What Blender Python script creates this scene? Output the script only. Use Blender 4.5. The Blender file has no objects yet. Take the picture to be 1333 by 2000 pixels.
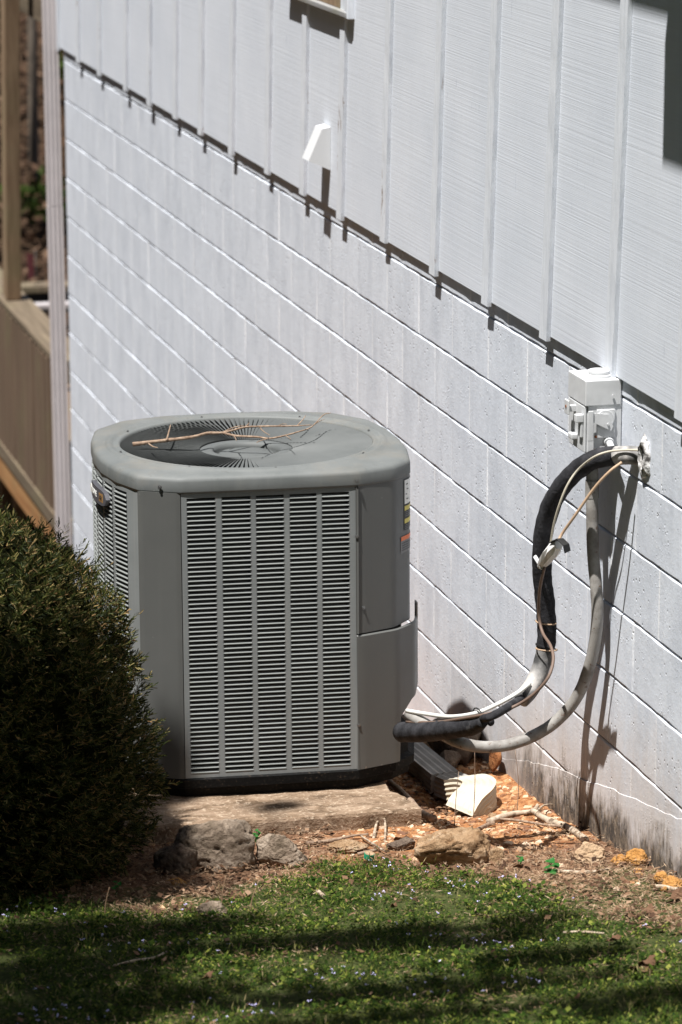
import bpy, bmesh, math, random
import numpy as np
from mathutils import Vector, Matrix, noise as mnoise
random.seed(7); rng = np.random.default_rng(11)
S = bpy.context.scene
COL = S.collection

# ------------------------------------------------------------------ camera
CAM = np.array([-3.08759, 0.0, 0.0])
RX = np.array([0.96944354, -0.24531346, -0.00072538])
UP = np.array([0.05743984, 0.22411729, 0.97286798])
FW = np.array([0.23849504, 0.94318225, -0.23135982])
cd = bpy.data.cameras.new('camera'); cam = bpy.data.objects.new('camera', cd); COL.objects.link(cam)
cam.matrix_world = Matrix(((RX[0], UP[0], -FW[0], CAM[0]), (RX[1], UP[1], -FW[1], CAM[1]), (RX[2], UP[2], -FW[2], CAM[2]), (0, 0, 0, 1)))
cd.sensor_fit = 'VERTICAL'; cd.sensor_height = 36; cd.lens = 6900 / 2000 * 36
cd.clip_start = 0.1; cd.clip_end = 400
cd.dof.use_dof = True; cd.dof.focus_distance = 10.15; cd.dof.aperture_fstop = 4.8
S.camera = cam
# ------------------------------------------------------------------ light
L = np.array([0.33, 0.23, -1.0])                       # direction the sunlight travels
el = math.atan2(1, math.hypot(L[0], L[1])); rot = math.atan2(-L[0], -L[1])
w = bpy.data.worlds.new('World'); S.world = w; w.use_nodes = True
nt = w.node_tree; bg = nt.nodes['Background']; sky = nt.nodes.new('ShaderNodeTexSky')
sky.sky_type = 'NISHITA'; sky.sun_disc = False; sky.sun_elevation = el; sky.sun_rotation = rot
nt.links.new(sky.outputs[0], bg.inputs[0]); bg.inputs[1].default_value = 0.05
sd = bpy.data.lights.new('sun', 'SUN'); sun = bpy.data.objects.new('sun', sd); COL.objects.link(sun)
sd.energy = 5.0; sd.angle = math.radians(0.55); sd.color = (1.0, 0.975, 0.94)
sun.rotation_euler = Vector(L).to_track_quat('-Z', 'Y').to_euler()
S.view_settings.view_transform = 'Standard'; S.view_settings.look = 'None'
S.view_settings.exposure = 0.85; S.view_settings.gamma = 1
S.view_settings.use_curve_mapping = False

# ------------------------------------------------------------------ helpers
def tag(o, label=None, cat=None, group=None, kind=None):
    if label: o['label'] = label
    if cat: o['category'] = cat
    if group: o['group'] = group
    if kind: o['kind'] = kind
    return o
def empty(name, loc=(0, 0, 0), **k):
    o = bpy.data.objects.new(name, None); o.empty_display_size = 0.1; o.location = loc; COL.objects.link(o); return tag(o, **k)
def mesh(name, V, F, mat=None, parent=None, smooth=False, **k):
    me = bpy.data.meshes.new(name)
    me.from_pydata([tuple(map(float, v)) for v in V], [], [tuple(f) for f in F]); me.update()
    return link(name, me, mat, parent, smooth, **k)
def link(name, me, mat=None, parent=None, smooth=False, **k):
    o = bpy.data.objects.new(name, me)
    if mat and not me.materials: me.materials.append(mat)
    if smooth: me.polygons.foreach_set('use_smooth', [True] * len(me.polygons))
    if parent: o.parent = parent
    COL.objects.link(o); return tag(o, **k)
def npmesh(name, V, F, mat, parent=None, **k):
    """V (n,3) F (m,c) numpy"""
    me = bpy.data.meshes.new(name); c = F.shape[1]
    me.vertices.add(len(V)); me.vertices.foreach_set('co', V.astype(np.float32).ravel())
    me.loops.add(F.size); me.loops.foreach_set('vertex_index', F.astype(np.int32).ravel())
    me.polygons.add(len(F)); me.polygons.foreach_set('loop_start', np.arange(0, F.size, c, dtype=np.int32))
    me.update(calc_edges=True); me.validate()
    return link(name, me, mat, parent, **k)
class MB:
    def __init__(s): s.V = []; s.F = []
    def add(s, V, F):
        n = len(s.V); s.V += [tuple(v) for v in V]; s.F += [tuple(i + n for i in f) for f in F]
    def box(s, a, b, M=None):
        (x0, y0, z0), (x1, y1, z1) = a, b
        V = [(x0, y0, z0), (x1, y0, z0), (x1, y1, z0), (x0, y1, z0), (x0, y0, z1), (x1, y0, z1), (x1, y1, z1), (x0, y1, z1)]
        if M is not None: V = [M @ Vector(v) for v in V]
        s.add(V, [(3, 2, 1, 0), (4, 5, 6, 7), (0, 1, 5, 4), (1, 2, 6, 5), (2, 3, 7, 6), (3, 0, 4, 7)])
    def build(s, name, mat, parent=None, bevel=0, smooth=False, seg=2, **k):
        o = mesh(name, s.V, s.F, mat, parent, smooth, **k)
        if bevel:
            bm = bmesh.new(); bm.from_mesh(o.data)
            ed = [e for e in bm.edges if len(e.link_faces) == 2 and e.calc_face_angle(0) > 0.6]
            bmesh.ops.bevel(bm, geom=ed, offset=bevel, segments=seg, affect='EDGES', profile=0.5)
            bm.to_mesh(o.data); bm.free()
            o.data.polygons.foreach_set('use_smooth', [True] * len(o.data.polygons))
            m = o.modifiers.new('wn', 'WEIGHTED_NORMAL'); m.keep_sharp = True
        return o
def box(name, a, b, mat, parent=None, bevel=0, **k):
    m = MB(); m.box(a, b); return m.build(name, mat, parent, bevel, **k)
def smoothpath(P, n=8):
    P = [np.array(p, float) for p in P]; out = []
    Q = [2 * P[0] - P[1]] + P + [2 * P[-1] - P[-2]]
    for i in range(1, len(Q) - 2):
        for t in np.linspace(0, 1, n, endpoint=False):
            a, b, c, d = Q[i - 1], Q[i], Q[i + 1], Q[i + 2]
            out.append(0.5 * ((2 * b) + (-a + c) * t + (2 * a - 5 * b + 4 * c - d) * t * t + (-a + 3 * b - 3 * c + d) * t ** 3))
    out.append(P[-1]); return out
def sweep(P, R, seg=12, prof=None, rough=0, mb=None):
    """tube of radius R (number or per-point) or of profile prof along P"""
    mb = mb or MB(); n = len(P); P = [Vector(p) for p in P]
    if not hasattr(R, '__len__'): R = [R] * n
    t0 = (P[1] - P[0]).normalized(); up = Vector((0, 0, 1)) if abs(t0.z) < .9 else Vector((1, 0, 0))
    s = t0.cross(up).normalized(); V = []; F = []
    pr = prof or [(math.cos(2 * math.pi * i / seg), math.sin(2 * math.pi * i / seg)) for i in range(seg)]
    m = len(pr)
    for i in range(n):
        t = (P[min(i + 1, n - 1)] - P[max(i - 1, 0)]).normalized()
        s = (s - t * s.dot(t)).normalized(); u = s.cross(t)
        for a, b in pr:
            r = R[i] * (1 + rough * (mnoise.noise(P[i] * 40 + Vector((a, b, 0)) * 1.3)))
            V.append(P[i] + s * a * r + u * b * r)
    for i in range(n - 1):
        for j in range(m):
            a = i * m + j; b = i * m + (j + 1) % m; F.append((a, b, b + m, a + m))
    F.append(tuple(range(m - 1, -1, -1))); F.append(tuple(range((n - 1) * m, n * m)))
    mb.add(V, F); return mb
def tube(name, P, R, mat, parent=None, seg=12, n=8, rough=0, **k):
    PP = smoothpath(P, n) if n else P
    if hasattr(R, '__len__') and len(R) == len(P) and n: R = list(np.interp(np.linspace(0, 1, len(PP)), np.linspace(0, 1, len(R)), R))
    return sweep(PP, R, seg, rough=rough).build(name, mat, parent, smooth=True, **k)
def cyl(mb, p, ax, r, h, seg=16):
    p = Vector(p); ax = Vector(ax).normalized(); return sweep([p, p + ax * h], r, seg, mb=mb)

# ---- photo ray -> real surfaces (used only to measure where things stand)
def ray(px, py): return FW + (px - 666.5) / 6900 * RX - (py - 1000) / 6900 * UP
def atX(px, py, X):
    d = ray(px, py); return CAM + d * (X - CAM[0]) / d[0]
def atY(px, py, Y):
    d = ray(px, py); return CAM + d * Y / d[1]
ZT = [(-60, -2.6), (0, -2.7), (5, -2.92), (7.4, -3.05), (8.5, -3.155), (9.14, -3.26), (9.48, -3.31), (10.1, -3.345), (11, -3.47), (12, -3.64), (14, -4.02), (17, -4.78), (18, -4.95), (22, -5.3), (40, -6.5), (80, -7.8), (200, -9)]
def zt(y): return np.interp(y, [a for a, b in ZT], [b for a, b in ZT])
def hgt(x, y):
    z = float(zt(y)) - .075 * math.exp(-((x + .25) / .15) ** 2 - ((y - 9.93) / .22) ** 2)
    if x < 0.3 and x > -3.2 and y < 13:
        z += 0.010 * mnoise.noise(Vector((x * 2.2, y * 2.2, 3))) + 0.006 * mnoise.noise(Vector((x * 9, y * 9, 7)))
    return z
def G(px, py, dz=0.0):
    z = -3.2
    for _ in range(16):
        d = ray(px, py); p = CAM + d * (z / d[2]); z = 0.5 * z + 0.5 * (hgt(p[0], p[1]) + dz)
    d = ray(px, py); return CAM + d * (z / d[2])

# ------------------------------------------------------------------ materials
def C(r, g=None, b=None): return (r, g if g is not None else r, b if b is not None else r, 1)
class Mat:
    def __init__(s, name, base=C(.5), rough=.6, metal=0, spec=.5):
        s.m = bpy.data.materials.new(name); s.m.use_nodes = True; s.t = s.m.node_tree; s.b = s.t.nodes['Principled BSDF']
        s.b.inputs['Base Color'].default_value = base; s.b.inputs['Roughness'].default_value = rough
        s.b.inputs['Metallic'].default_value = metal; s.b.inputs['Specular IOR Level'].default_value = spec
        s.h = None; s.pos = None
    def n(s, t, **k):
        x = s.t.nodes.new(t)
        for a, v in k.items():
            if hasattr(x, a) and not isinstance(v, tuple): setattr(x, a, v)
            else: x.inputs[a.replace('_', ' ')].default_value = v
        return x
    def l(s, a, b): s.t.links.new(a, b)
    def coord(s, scale=(1, 1, 1), obj=False):
        m = s.n('ShaderNodeMapping'); m.inputs['Scale'].default_value = scale
        if obj: c = s.n('ShaderNodeTexCoord').outputs['Object']
        else: c = s.n('ShaderNodeNewGeometry').outputs['Position']
        s.l(c, m.inputs[0]); return m.outputs[0]
    def noise(s, scale=5, detail=4, rough=.55, sc=(1, 1, 1), obj=False, dist=0):
        x = s.n('ShaderNodeTexNoise'); x.inputs['Scale'].default_value = scale; x.inputs['Detail'].default_value = detail
        x.inputs['Roughness'].default_value = rough; x.inputs['Distortion'].default_value = dist
        s.l(s.coord(sc, obj), x.inputs['Vector']); return x.outputs['Fac']
    def voro(s, scale, sc=(1, 1, 1), rnd=1):
        x = s.n('ShaderNodeTexVoronoi'); x.inputs['Scale'].default_value = scale; x.inputs['Randomness'].default_value = rnd
        s.l(s.coord(sc), x.inputs['Vector']); return x.outputs['Distance']
    def ramp(s, f, stops):
        r = s.n('ShaderNodeValToRGB'); e = r.color_ramp.elements
        while len(e) < len(stops): e.new(.5)
        for i, (p, c) in enumerate(stops): e[i].position = p; e[i].color = c
        s.l(f, r.inputs[0]); return r.outputs[0]
    def rng(s, f, a, b, c=0, d=1):
        r = s.n('ShaderNodeMapRange'); 
        for i, v in enumerate((a, b, c, d)): r.inputs[i + 1].default_value = v
        s.l(f, r.inputs[0]); return r.outputs[0]
    def mix(s, f, a, b, mode='MIX'):
        x = s.n('ShaderNodeMix'); x.data_type = 'RGBA'; x.blend_type = mode
        for v, i in ((f, 0), (a, 6), (b, 7)):
            if isinstance(v, (int, float, tuple)): x.inputs[i].default_value = v
            else: s.l(v, x.inputs[i])
        return x.outputs[2]
    def math(s, op, a, b=0.0):
        x = s.n('ShaderNodeMath'); x.operation = op
        for i, v in enumerate((a, b)):
            if isinstance(v, (int, float)): x.inputs[i].default_value = v
            else: s.l(v, x.inputs[i])
        return x.outputs[0]
    def color(s, c): s.l(c, s.b.inputs['Base Color']); return s
    def roughness(s, f): s.l(f, s.b.inputs['Roughness']); return s
    def bump(s, f, strength=.3, dist=.01):
        x = s.n('ShaderNodeBump'); x.inputs['Strength'].default_value = strength; x.inputs['Distance'].default_value = dist
        s.l(f, x.inputs['Height'])
        if s.h: s.l(s.h, x.inputs['Normal'])
        s.h = x.outputs[0]; s.l(s.h, s.b.inputs['Normal']); return s
    def rand(s): return s.n('ShaderNodeNewGeometry').outputs['Random Per Island']
    def orand(s): return s.n('ShaderNodeObjectInfo').outputs['Random']
    def xyz(s):
        x = s.n('ShaderNodeSeparateXYZ'); s.l(s.n('ShaderNodeNewGeometry').outputs['Position'], x.inputs[0]); return x.outputs
M = {}
# siding: rough sawn plywood painted pale grey
m = Mat('siding_paint', rough=.75, spec=.2)
st = m.noise(1, 3, .6, (6, 22, 1.6)); sc = m.noise(1, 2, .5, (20, 1.1, 250), dist=.05); bl = m.noise(2.2, 4)
c = m.ramp(bl, [(.3, C(.59, .625, .685)), (.7, C(.66, .69, .745))])
c = m.mix(m.rng(st, .55, .85, 0, .30), c, C(.56, .58, .63)); c = m.mix(m.rng(sc, .45, .68, 0, .12), c, C(.50, .52, .57))
sp = m.rng(m.noise(1, 2, .5, (40, 60, 9)), .73, .78, 0, .55); c = m.mix(sp, c, C(.42, .45, .52))
m.color(c).bump(sc, .20, .003).bump(st, .2, .002); M['siding'] = m.m
m = Mat('batten_paint', rough=.7, spec=.25)
n1 = m.noise(1, 4, .6, (60, 60, 9)); n2 = m.noise(1, 3, .6, (90, 90, 26))
c = m.ramp(n1, [(.3, C(.57, .60, .645)), (.7, C(.68, .705, .75))])
rs = m.math('MULTIPLY', m.rng(m.noise(1, 3, .6, (12, 9, 2.2)), .63, .68), m.rng(m.noise(1, 3, .6, (90, 90, 30)), .5, .56))
c = m.mix(rs, c, C(.20, .13, .09)); m.color(c).bump(n1, .35, .004).bump(n2, .3, .002); M['batten'] = m.m
# concrete block, painted
def blockmat(name, tint=1.0):
    m = Mat(name, rough=.72, spec=.25)
    n1 = m.noise(1, 6, .68, (3, 6.5, 3.2)); n2 = m.noise(30, 4, .6); fine = m.noise(110, 3, .6)
    vs = m.noise(1, 4, .65, (4, 34, 1.4))
    c = m.ramp(n1, [(.3, C(.51, .545, .605)), (.52, C(.61, .645, .705)), (.7, C(.665, .70, .76))])
    c = m.mix(m.rng(vs, .5, .8, 0, .35), c, C(.50, .515, .56)); c = m.mix(m.rng(n2, .6, .75, 0, .4), c, C(.80, .80, .80))
    v = m.voro(42); pm = m.noise(5, 2); pit = m.math('MULTIPLY', m.rng(v, .20, .05), m.rng(pm, .5, .62))
    v2 = m.voro(85); pit2 = m.math('MULTIPLY', m.rng(v2, .30, .06), m.rng(m.noise(9, 2), .54, .66))
    c = m.mix(m.math('MULTIPLY', pit, .55), c, C(.25, .24, .23))
    oc = m.n('ShaderNodeSeparateXYZ'); m.l(m.n('ShaderNodeTexCoord').outputs['Object'], oc.inputs[0])
    jn = m.math('MULTIPLY', m.math('MULTIPLY', m.rng(m.math('ABSOLUTE', oc.outputs[1]), .1955, .1995, 0, .7), m.math('LESS_THAN', m.math('ABSOLUTE', oc.outputs[1]), .25)), m.rng(m.noise(1, 2, .5, (9, 9, 9)), .3, .55))
    c = m.mix(jn, c, C(.86, .865, .88))
    # dirt and mould that climbs from the soil, orange clay splash higher up
    X, Y, Z = m.xyz()
    gl = m.math('SUBTRACT', Z, m.rng(Y, 8.4, 10.2, -3.15, -3.36))
    up = m.math('ADD', gl, m.rng(m.noise(1, 6, .72, (2, 7, 3.0)), .3, .7, .11, -.11))
    up = m.math('ADD', up, m.rng(m.noise(1, 3, .7, (2, 60, 9.0)), .3, .7, .02, -.02))
    near = m.rng(Y, 11.5, 9.9)
    mould = m.math('MULTIPLY', m.rng(up, .12, .03, 0, .95), m.rng(Y, 10.4, 9.7))
    clay = m.math('MULTIPLY', m.rng(up, .42, .06, 0, .5), near)
    c = m.mix(clay, c, C(.50, .36, .24)); 
    mc = m.ramp(m.noise(1, 5, .75, (9, 36, 22)), [(.44, C(.045, .038, .032)), (.60, C(.20, .155, .11)), (.7, C(.42, .36, .29))]); c = m.mix(mould, c, mc)
    rim = m.mix(1.0, c, C(1, 1, 1), 'MULTIPLY')
    m.color(rim).bump(n2, .22, .006).bump(fine, .3, .002)
    m.bump(m.math('MULTIPLY', pit, -1), .7, .005); m.bump(m.math('MULTIPLY', pit2, 1), .5, .003); return m.m
M['block'] = blockmat('painted_block')
m = Mat('mortar', rough=.85); g = m.noise(40, 4); X, Y, Z = m.xyz()
c = m.ramp(g, [(.3, C(.52, .53, .53)), (.7, C(.72, .73, .74))]); m.color(c).bump(g, .5, .004); M['mortar'] = m.m
# metal cabinet
def acmat(name, a, b, rough=.5, dirt=.3):
    m = Mat(name, rough=rough, spec=.4)
    n1 = m.noise(7, 5, .6); n2 = m.noise(160, 2); n3 = m.noise(1, 4, .6, (40, 40, 1.5))
    c = m.ramp(n1, [(.3, a), (.7, b)])
    c = m.mix(m.rng(n3, .55, .8, 0, dirt), c, C(.33, .32, .29))
    c = m.mix(m.rng(m.noise(60, 2), .76, .79, 0, .4), c, C(.36, .35, .33))
    if name == 'lid_paint':
        c = m.mix(m.rng(m.noise(5, 6, .7), .48, .66, 0, .55), c, C(.17, .158, .135)); c = m.mix(m.rng(m.noise(1, 5, .7, (60, 25, 60)), .62, .70, 0, .4), c, C(.085, .085, .08))
    m.color(c).bump(n2, .06, .001); m.roughness(m.rng(n1, .3, .7, rough - .08, rough + .1)); return m.m
M['ac'] = acmat('cabinet_paint', C(.182, .194, .194), C(.206, .218, .218))
M['lid'] = acmat('lid_paint', C(.113, .122, .120), C(.147, .155, .153), .6, .12)
M['vane'] = acmat('vane_paint', C(.088, .095, .094), C(.11, .117, .116), .6, .05)
M['post'] = acmat('corner_paint', C(.095, .097, .093), C(.103, .105, .100), .42, .03)
M['louver'] = acmat('louver_paint', C(.187, .198, .192), C(.22, .232, .225), .5, .1)
M['dark'] = Mat('dark_inside', C(.012), .8).m
m = Mat('coil_fins', C(.03), .6); M['coil'] = m.color(m.ramp(m.noise(60, 2, .5, (20, 20, .4)), [(.4, C(.008)), (.7, C(.022))])).m
m = Mat('base_plastic', rough=.7); n1 = m.noise(120, 3); m.color(m.ramp(n1, [(.4, C(.006)), (.62, C(.010)), (.74, C(.07, .05, .035))])).bump(n1, .2, .003); m.b.inputs['Specular IOR Level'].default_value = .1; M['base'] = m.m
M['screw'] = Mat('zinc_screw', C(.22), .4, .8).m
M['white'] = Mat('label_white', C(.75, .75, .72), .4).m
M['yellow'] = Mat('label_yellow', C(.62, .52, .10), .4).m
M['orange'] = Mat('label_orange', C(.75, .16, .03), .4).m
M['labelgrey'] = Mat('label_grey', C(.15, .15, .15), .4).m
M['ink'] = Mat('label_ink', C(.02), .5).m
M['gold'] = Mat('badge_gold', C(.50, .28, .10), .35, .4).m
M['badge'] = Mat('badge_plate', C(.075, .075, .085), .4).m
m = Mat('pad_concrete', rough=.9, spec=.15); n1 = m.noise(1, 7, .72, (9, 26, 12), dist=.6); n2 = m.noise(90, 4)
c = m.ramp(n1, [(.34, C(.09, .06, .038)), (.47, C(.21, .145, .095)), (.58, C(.30, .215, .15)), (.70, C(.42, .33, .24))]); c = m.mix(m.rng(n2, .56, .66, 0, .6), c, C(.50, .40, .30))
m.color(c).bump(n1, .8, .015).bump(n2, .8, .006); M['pad'] = m.m
def rockmat(name, a, b, c3, s=8):
    m = Mat(name, rough=.85, spec=.2); n1 = m.noise(s * 2.2, 7, .65, obj=True); n2 = m.noise(75, 6, .7, obj=True); n3 = m.noise(s * 1.8, 4, .6, obj=True, dist=2.5)
    c = m.ramp(n1, [(.3, a), (.52, b), (.72, c3)]); c = m.mix(m.rng(n3, .58, .64, 0, .6), c, a); c = m.mix(m.rng(n2, .35, .25, 0, .7), c, C(.09, .06, .04))
    m.color(c).bump(n2, .9, .012).bump(n1, .7, .03); return m.m
M['rock_grey'] = rockmat('grey_stone', C(.12, .09, .06), C(.28, .215, .16), C(.46, .38, .30))
M['rock_tan'] = rockmat('tan_stone', C(.20, .11, .05), C(.38, .25, .145), C(.55, .44, .32))
M['rock_orange'] = rockmat('orange_stone', C(.42, .19, .045), C(.52, .26, .08), C(.56, .34, .15))
M['rock_pale'] = rockmat('pale_block', C(.40, .26, .15), C(.50, .35, .22), C(.56, .45, .33), 4)
M['rust_leaf'] = rockmat('rust_leaf', C(.13, .05, .02), C(.26, .10, .035), C(.36, .17, .07))
M['rock_dark'] = rockmat('dark_stone', C(.09, .06, .045), C(.16, .12, .09), C(.30, .24, .18))
m = Mat('black_foam', rough=.85, spec=.2); n1 = m.noise(25, 4, .6); n2 = m.noise(110, 3)
c = m.ramp(n1, [(.35, C(.014, .014, .016)), (.7, C(.045, .045, .05))]); c = m.mix(m.rng(m.noise(9, 3), .66, .72, 0, .35), c, C(.25, .24, .24))
m.color(c).bump(n2, .5, .004).bump(n1, .4, .006); M['foam'] = m.m
m = Mat('taped_pipe', rough=.7); n1 = m.noise(10, 3, .6); c = m.ramp(n1, [(.40, C(.05)), (.50, C(.18, .175, .17)), (.60, C(.42, .40, .38))]); m.color(c).bump(m.noise(70, 3), .4, .004); M['taped'] = m.m
m = Mat('weathered_conduit', rough=.6); n1 = m.noise(14, 4, .65); n2 = m.noise(60, 4)
c = m.ramp(n1, [(.35, C(.18, .165, .15)), (.6, C(.33, .315, .295))]); c = m.mix(m.rng(n2, .62, .67, 0, .8), c, C(.13, .07, .045)); m.color(c).bump(n2, .3, .002); M['conduit'] = m.m
M['cable_white'] = Mat('white_cable', C(.72, .72, .68), .45).m
M['cable_beige'] = Mat('beige_cable', C(.45, .41, .33), .5).m
M['cable_tan'] = Mat('tan_wire', C(.42, .29, .19), .6).m
M['cable_brown'] = Mat('brown_wire', C(.15, .10, .075), .6).m
M['tie'] = Mat('black_tie', C(.015), .5).m
m = Mat('white_box_paint', rough=.45); n1 = m.noise(18, 4); c = m.ramp(n1, [(.3, C(.52, .53, .54)), (.7, C(.62, .63, .64))]); c = m.mix(m.rng(m.noise(45, 3), .70, .74, 0, .7), c, C(.35, .2, .12)); m.color(c).bump(m.noise(60, 2), .12, .002); M['box'] = m.m
M['rust'] = Mat('rust', C(.22, .08, .03), .8).m
m = Mat('caulk', rough=.7); n1 = m.noise(50, 4); m.color(m.ramp(n1, [(.38, C(.10, .095, .09)), (.46, C(.34, .33, .32)), (.58, C(.68, .67, .66))])).bump(n1, .9, .008); M['caulk'] = m.m
M['hood'] = Mat('hood_white', C(.60, .61, .62), .4).m
M['tape'] = Mat('white_tape', C(.72, .71, .69), .6).m
def spout(name, a, b):
    m = Mat(name, rough=.5); n1 = m.noise(10, 4); n2 = m.noise(1, 4, .6, (60, 60, 2)); c = m.ramp(n1, [(.3, a), (.7, b)]); m.color(c).bump(n2, .1, .002); return m.m
M['spout_pink'] = spout('downspout_enamel', C(.43, .395, .395), C(.48, .44, .44))
M['spout_grey'] = spout('dirty_shaded_downspout', C(.20, .185, .165), C(.34, .32, .30))  # dirty white pipe, with its shade also put into the grey
M['spout_white'] = spout('cream_downspout', C(.48, .42, .31), C(.60, .54, .44))
def wood(name, a, b, d, sc=(30, 30, 1.5)):
    m = Mat(name, rough=.8); n1 = m.noise(1, 5, .6, sc, dist=.4); n2 = m.noise(2.5, 4)
    c = m.ramp(n1, [(.3, a), (.55, b), (.75, d)]); c = m.mix(m.rng(n2, .5, .75, 0, .5), c, C(.16, .15, .07)); m.color(c).bump(n1, .4, .004); return m.m
M['wood'] = wood('deck_wood', C(.16, .10, .055), C(.25, .17, .10), C(.32, .235, .145))
M['wood_grey'] = wood('weathered_wood', C(.085, .055, .034), C(.14, .092, .058), C(.19, .135, .088))
M['wood_cap'] = wood('rail_cap_wood', C(.09, .066, .04), C(.14, .105, .068), C(.20, .155, .10), (30, 1.5, 30))
M['wood_orange'] = wood('joist_wood', C(.24, .10, .028), C(.34, .17, .06), C(.38, .23, .10), (30, 1.5, 30))
M['window_wood'] = wood('sill_wood', C(.17, .16, .15), C(.27, .27, .27), C(.34, .34, .35), (30, 2, 30))
M['glass'] = Mat('window_glass', C(.03, .035, .04), .05).m
m = Mat('twig_bark', rough=.8); n1 = m.noise(80, 3); m.color(m.ramp(n1, [(.35, C(.16, .10, .065)), (.65, C(.33, .24, .17))])).bump(n1, .5, .002); M['twig'] = m.m
m = Mat('pale_bark', rough=.85); n1 = m.noise(45, 4); m.color(m.ramp(n1, [(.4, C(.13, .09, .06)), (.5, C(.36, .28, .20)), (.7, C(.5, .42, .33))])).bump(n1, .6, .003); M['bark'] = m.m
m = Mat('trunk_bark', rough=.9); n1 = m.noise(1, 5, .6, (14, 14, 3)); m.color(m.ramp(n1, [(.35, C(.05, .04, .03)), (.65, C(.16, .13, .10))])).bump(n1, .6, .02); M['trunk'] = m.m
M['green_cap'] = Mat('green_plastic', C(.01, .26, .14), .35).m
M['pink'] = Mat('pink_flag', C(.16, .04, .045), .6).m
def leafmat(name, stops, rough=.7, trans=.28, spec=.08):
    m = Mat(name, rough=rough, spec=spec); c = m.ramp(m.rand(), stops); m.color(c)
    out = m.t.nodes['Material Output']; tr = m.n('ShaderNodeBsdfTranslucent'); m.l(c, tr.inputs[0]); mx = m.n('ShaderNodeMixShader'); mx.inputs[0].default_value = trans
    m.l(m.b.outputs[0], mx.inputs[1]); m.l(tr.outputs[0], mx.inputs[2]); m.l(mx.outputs[0], out.inputs[0]); return m.m
M['weed'] = leafmat('weed_leaf', [(0, C(.012, .030, .004)), (.5, C(.030, .058, .008)), (.8, C(.082, .122, .016)), (1, C(.25, .26, .055))])
M['grass'] = leafmat('grass_blade', [(0, C(.03, .06, .01)), (.55, C(.06, .10, .016)), (.8, C(.15, .15, .045)), (1, C(.36, .28, .15))])
M['straw'] = leafmat('dry_straw', [(0, C(.14, .08, .045)), (.5, C(.26, .165, .10)), (1, C(.42, .31, .21))], .8, .1)
M['litter'] = leafmat('leaf_litter', [(0, C(.04, .022, .014)), (.5, C(.11, .06, .036)), (.8, C(.19, .11, .065)), (1, C(.30, .20, .13))], .7, .1)
M['yew'] = leafmat('yew_needle', [(0, C(.009, .017, .004)), (.42, C(.030, .041, .008)), (.74, C(.082, .085, .02)), (.89, C(.23, .18, .07)), (1, C(.34, .20, .09))], .55, .12, .15)
M['yew_dead'] = leafmat('dead_needle', [(0, C(.06, .025, .015)), (1, C(.17, .075, .04))], .7, .05)
M['yew_in'] = Mat('bush_core', C(.008, .009, .004), .95, spec=0).m  # near-black, the shade inside the bush put into the colour
M['clover'] = leafmat('broad_leaf', [(0, C(.02, .10, .02)), (1, C(.04, .16, .035))], .4, .2)
M['crown'] = leafmat('crown_leaf', [(0, C(.04, .08, .015)), (1, C(.09, .15, .03))])
M['flower'] = Mat('pale_violet', C(.56, .52, .82), .6).m
M['far_leaves_shaded'] = leafmat('far_leaves_shaded', [(0, C(.02, .012, .008)), (.6, C(.065, .036, .022)), (1, C(.14, .09, .06))], .8, .1)  # darker litter browns, shade of the far slope put into the colour
M['far_green'] = leafmat('far_green', [(0, C(.015, .028, .006)), (1, C(.045, .07, .014))])
# ground
m = Mat('soil', rough=.95, spec=.1); X, Y, Z = m.xyz()
n1 = m.noise(5, 5, .6); n2 = m.noise(38, 5, .65); n3 = m.noise(150, 3, .6)
clay = m.ramp(n2, [(.32, C(.13, .055, .025)), (.45, C(.28, .12, .05)), (.56, C(.40, .19, .08)), (.68, C(.52, .32, .17))])
brown = m.ramp(n2, [(.3, C(.09, .045, .025)), (.5, C(.19, .10, .058)), (.7, C(.30, .18, .11))])
turf = m.ramp(n2, [(.35, C(.035, .045, .014)), (.6, C(.065, .075, .024)), (.75, C(.14, .11, .055))])
far = m.ramp(m.noise(7, 5, .7), [(.32, C(.01, .007, .004)), (.5, C(.045, .027, .016)), (.62, C(.09, .055, .036)), (.70, C(.03, .045, .012))])  # far soil darkened, woodland shade put into its colour
jit = m.rng(n1, .3, .7, -.25, .25)
fclay = m.math('MULTIPLY', m.rng(m.math('ADD', Y, jit), 9.05, 9.35), m.rng(m.math('ADD', X, jit), -.75, -.45))
fturf = m.rng(m.math('ADD', m.math('ADD', Y, m.math('MULTIPLY', X, .28)), jit), 8.75, 8.45)
c = m.mix(fclay, brown, clay); c = m.mix(fturf, c, turf); c = m.mix(m.rng(X, -2.2, -2.6), c, turf); c = m.mix(m.rng(Y, 12, 14), c, far)
m.color(c).bump(n2, .8, .02).bump(n3, .6, .006); M['soil'] = m.m
m = Mat('pebble', rough=.85); n2 = m.noise(60, 4); c = m.ramp(m.rand(), [(0, C(.14, .065, .035)), (.35, C(.30, .13, .05)), (.7, C(.45, .25, .12)), (1, C(.60, .46, .33))]); m.color(c).bump(n2, .5, .004); M['pebble'] = m.m

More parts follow.
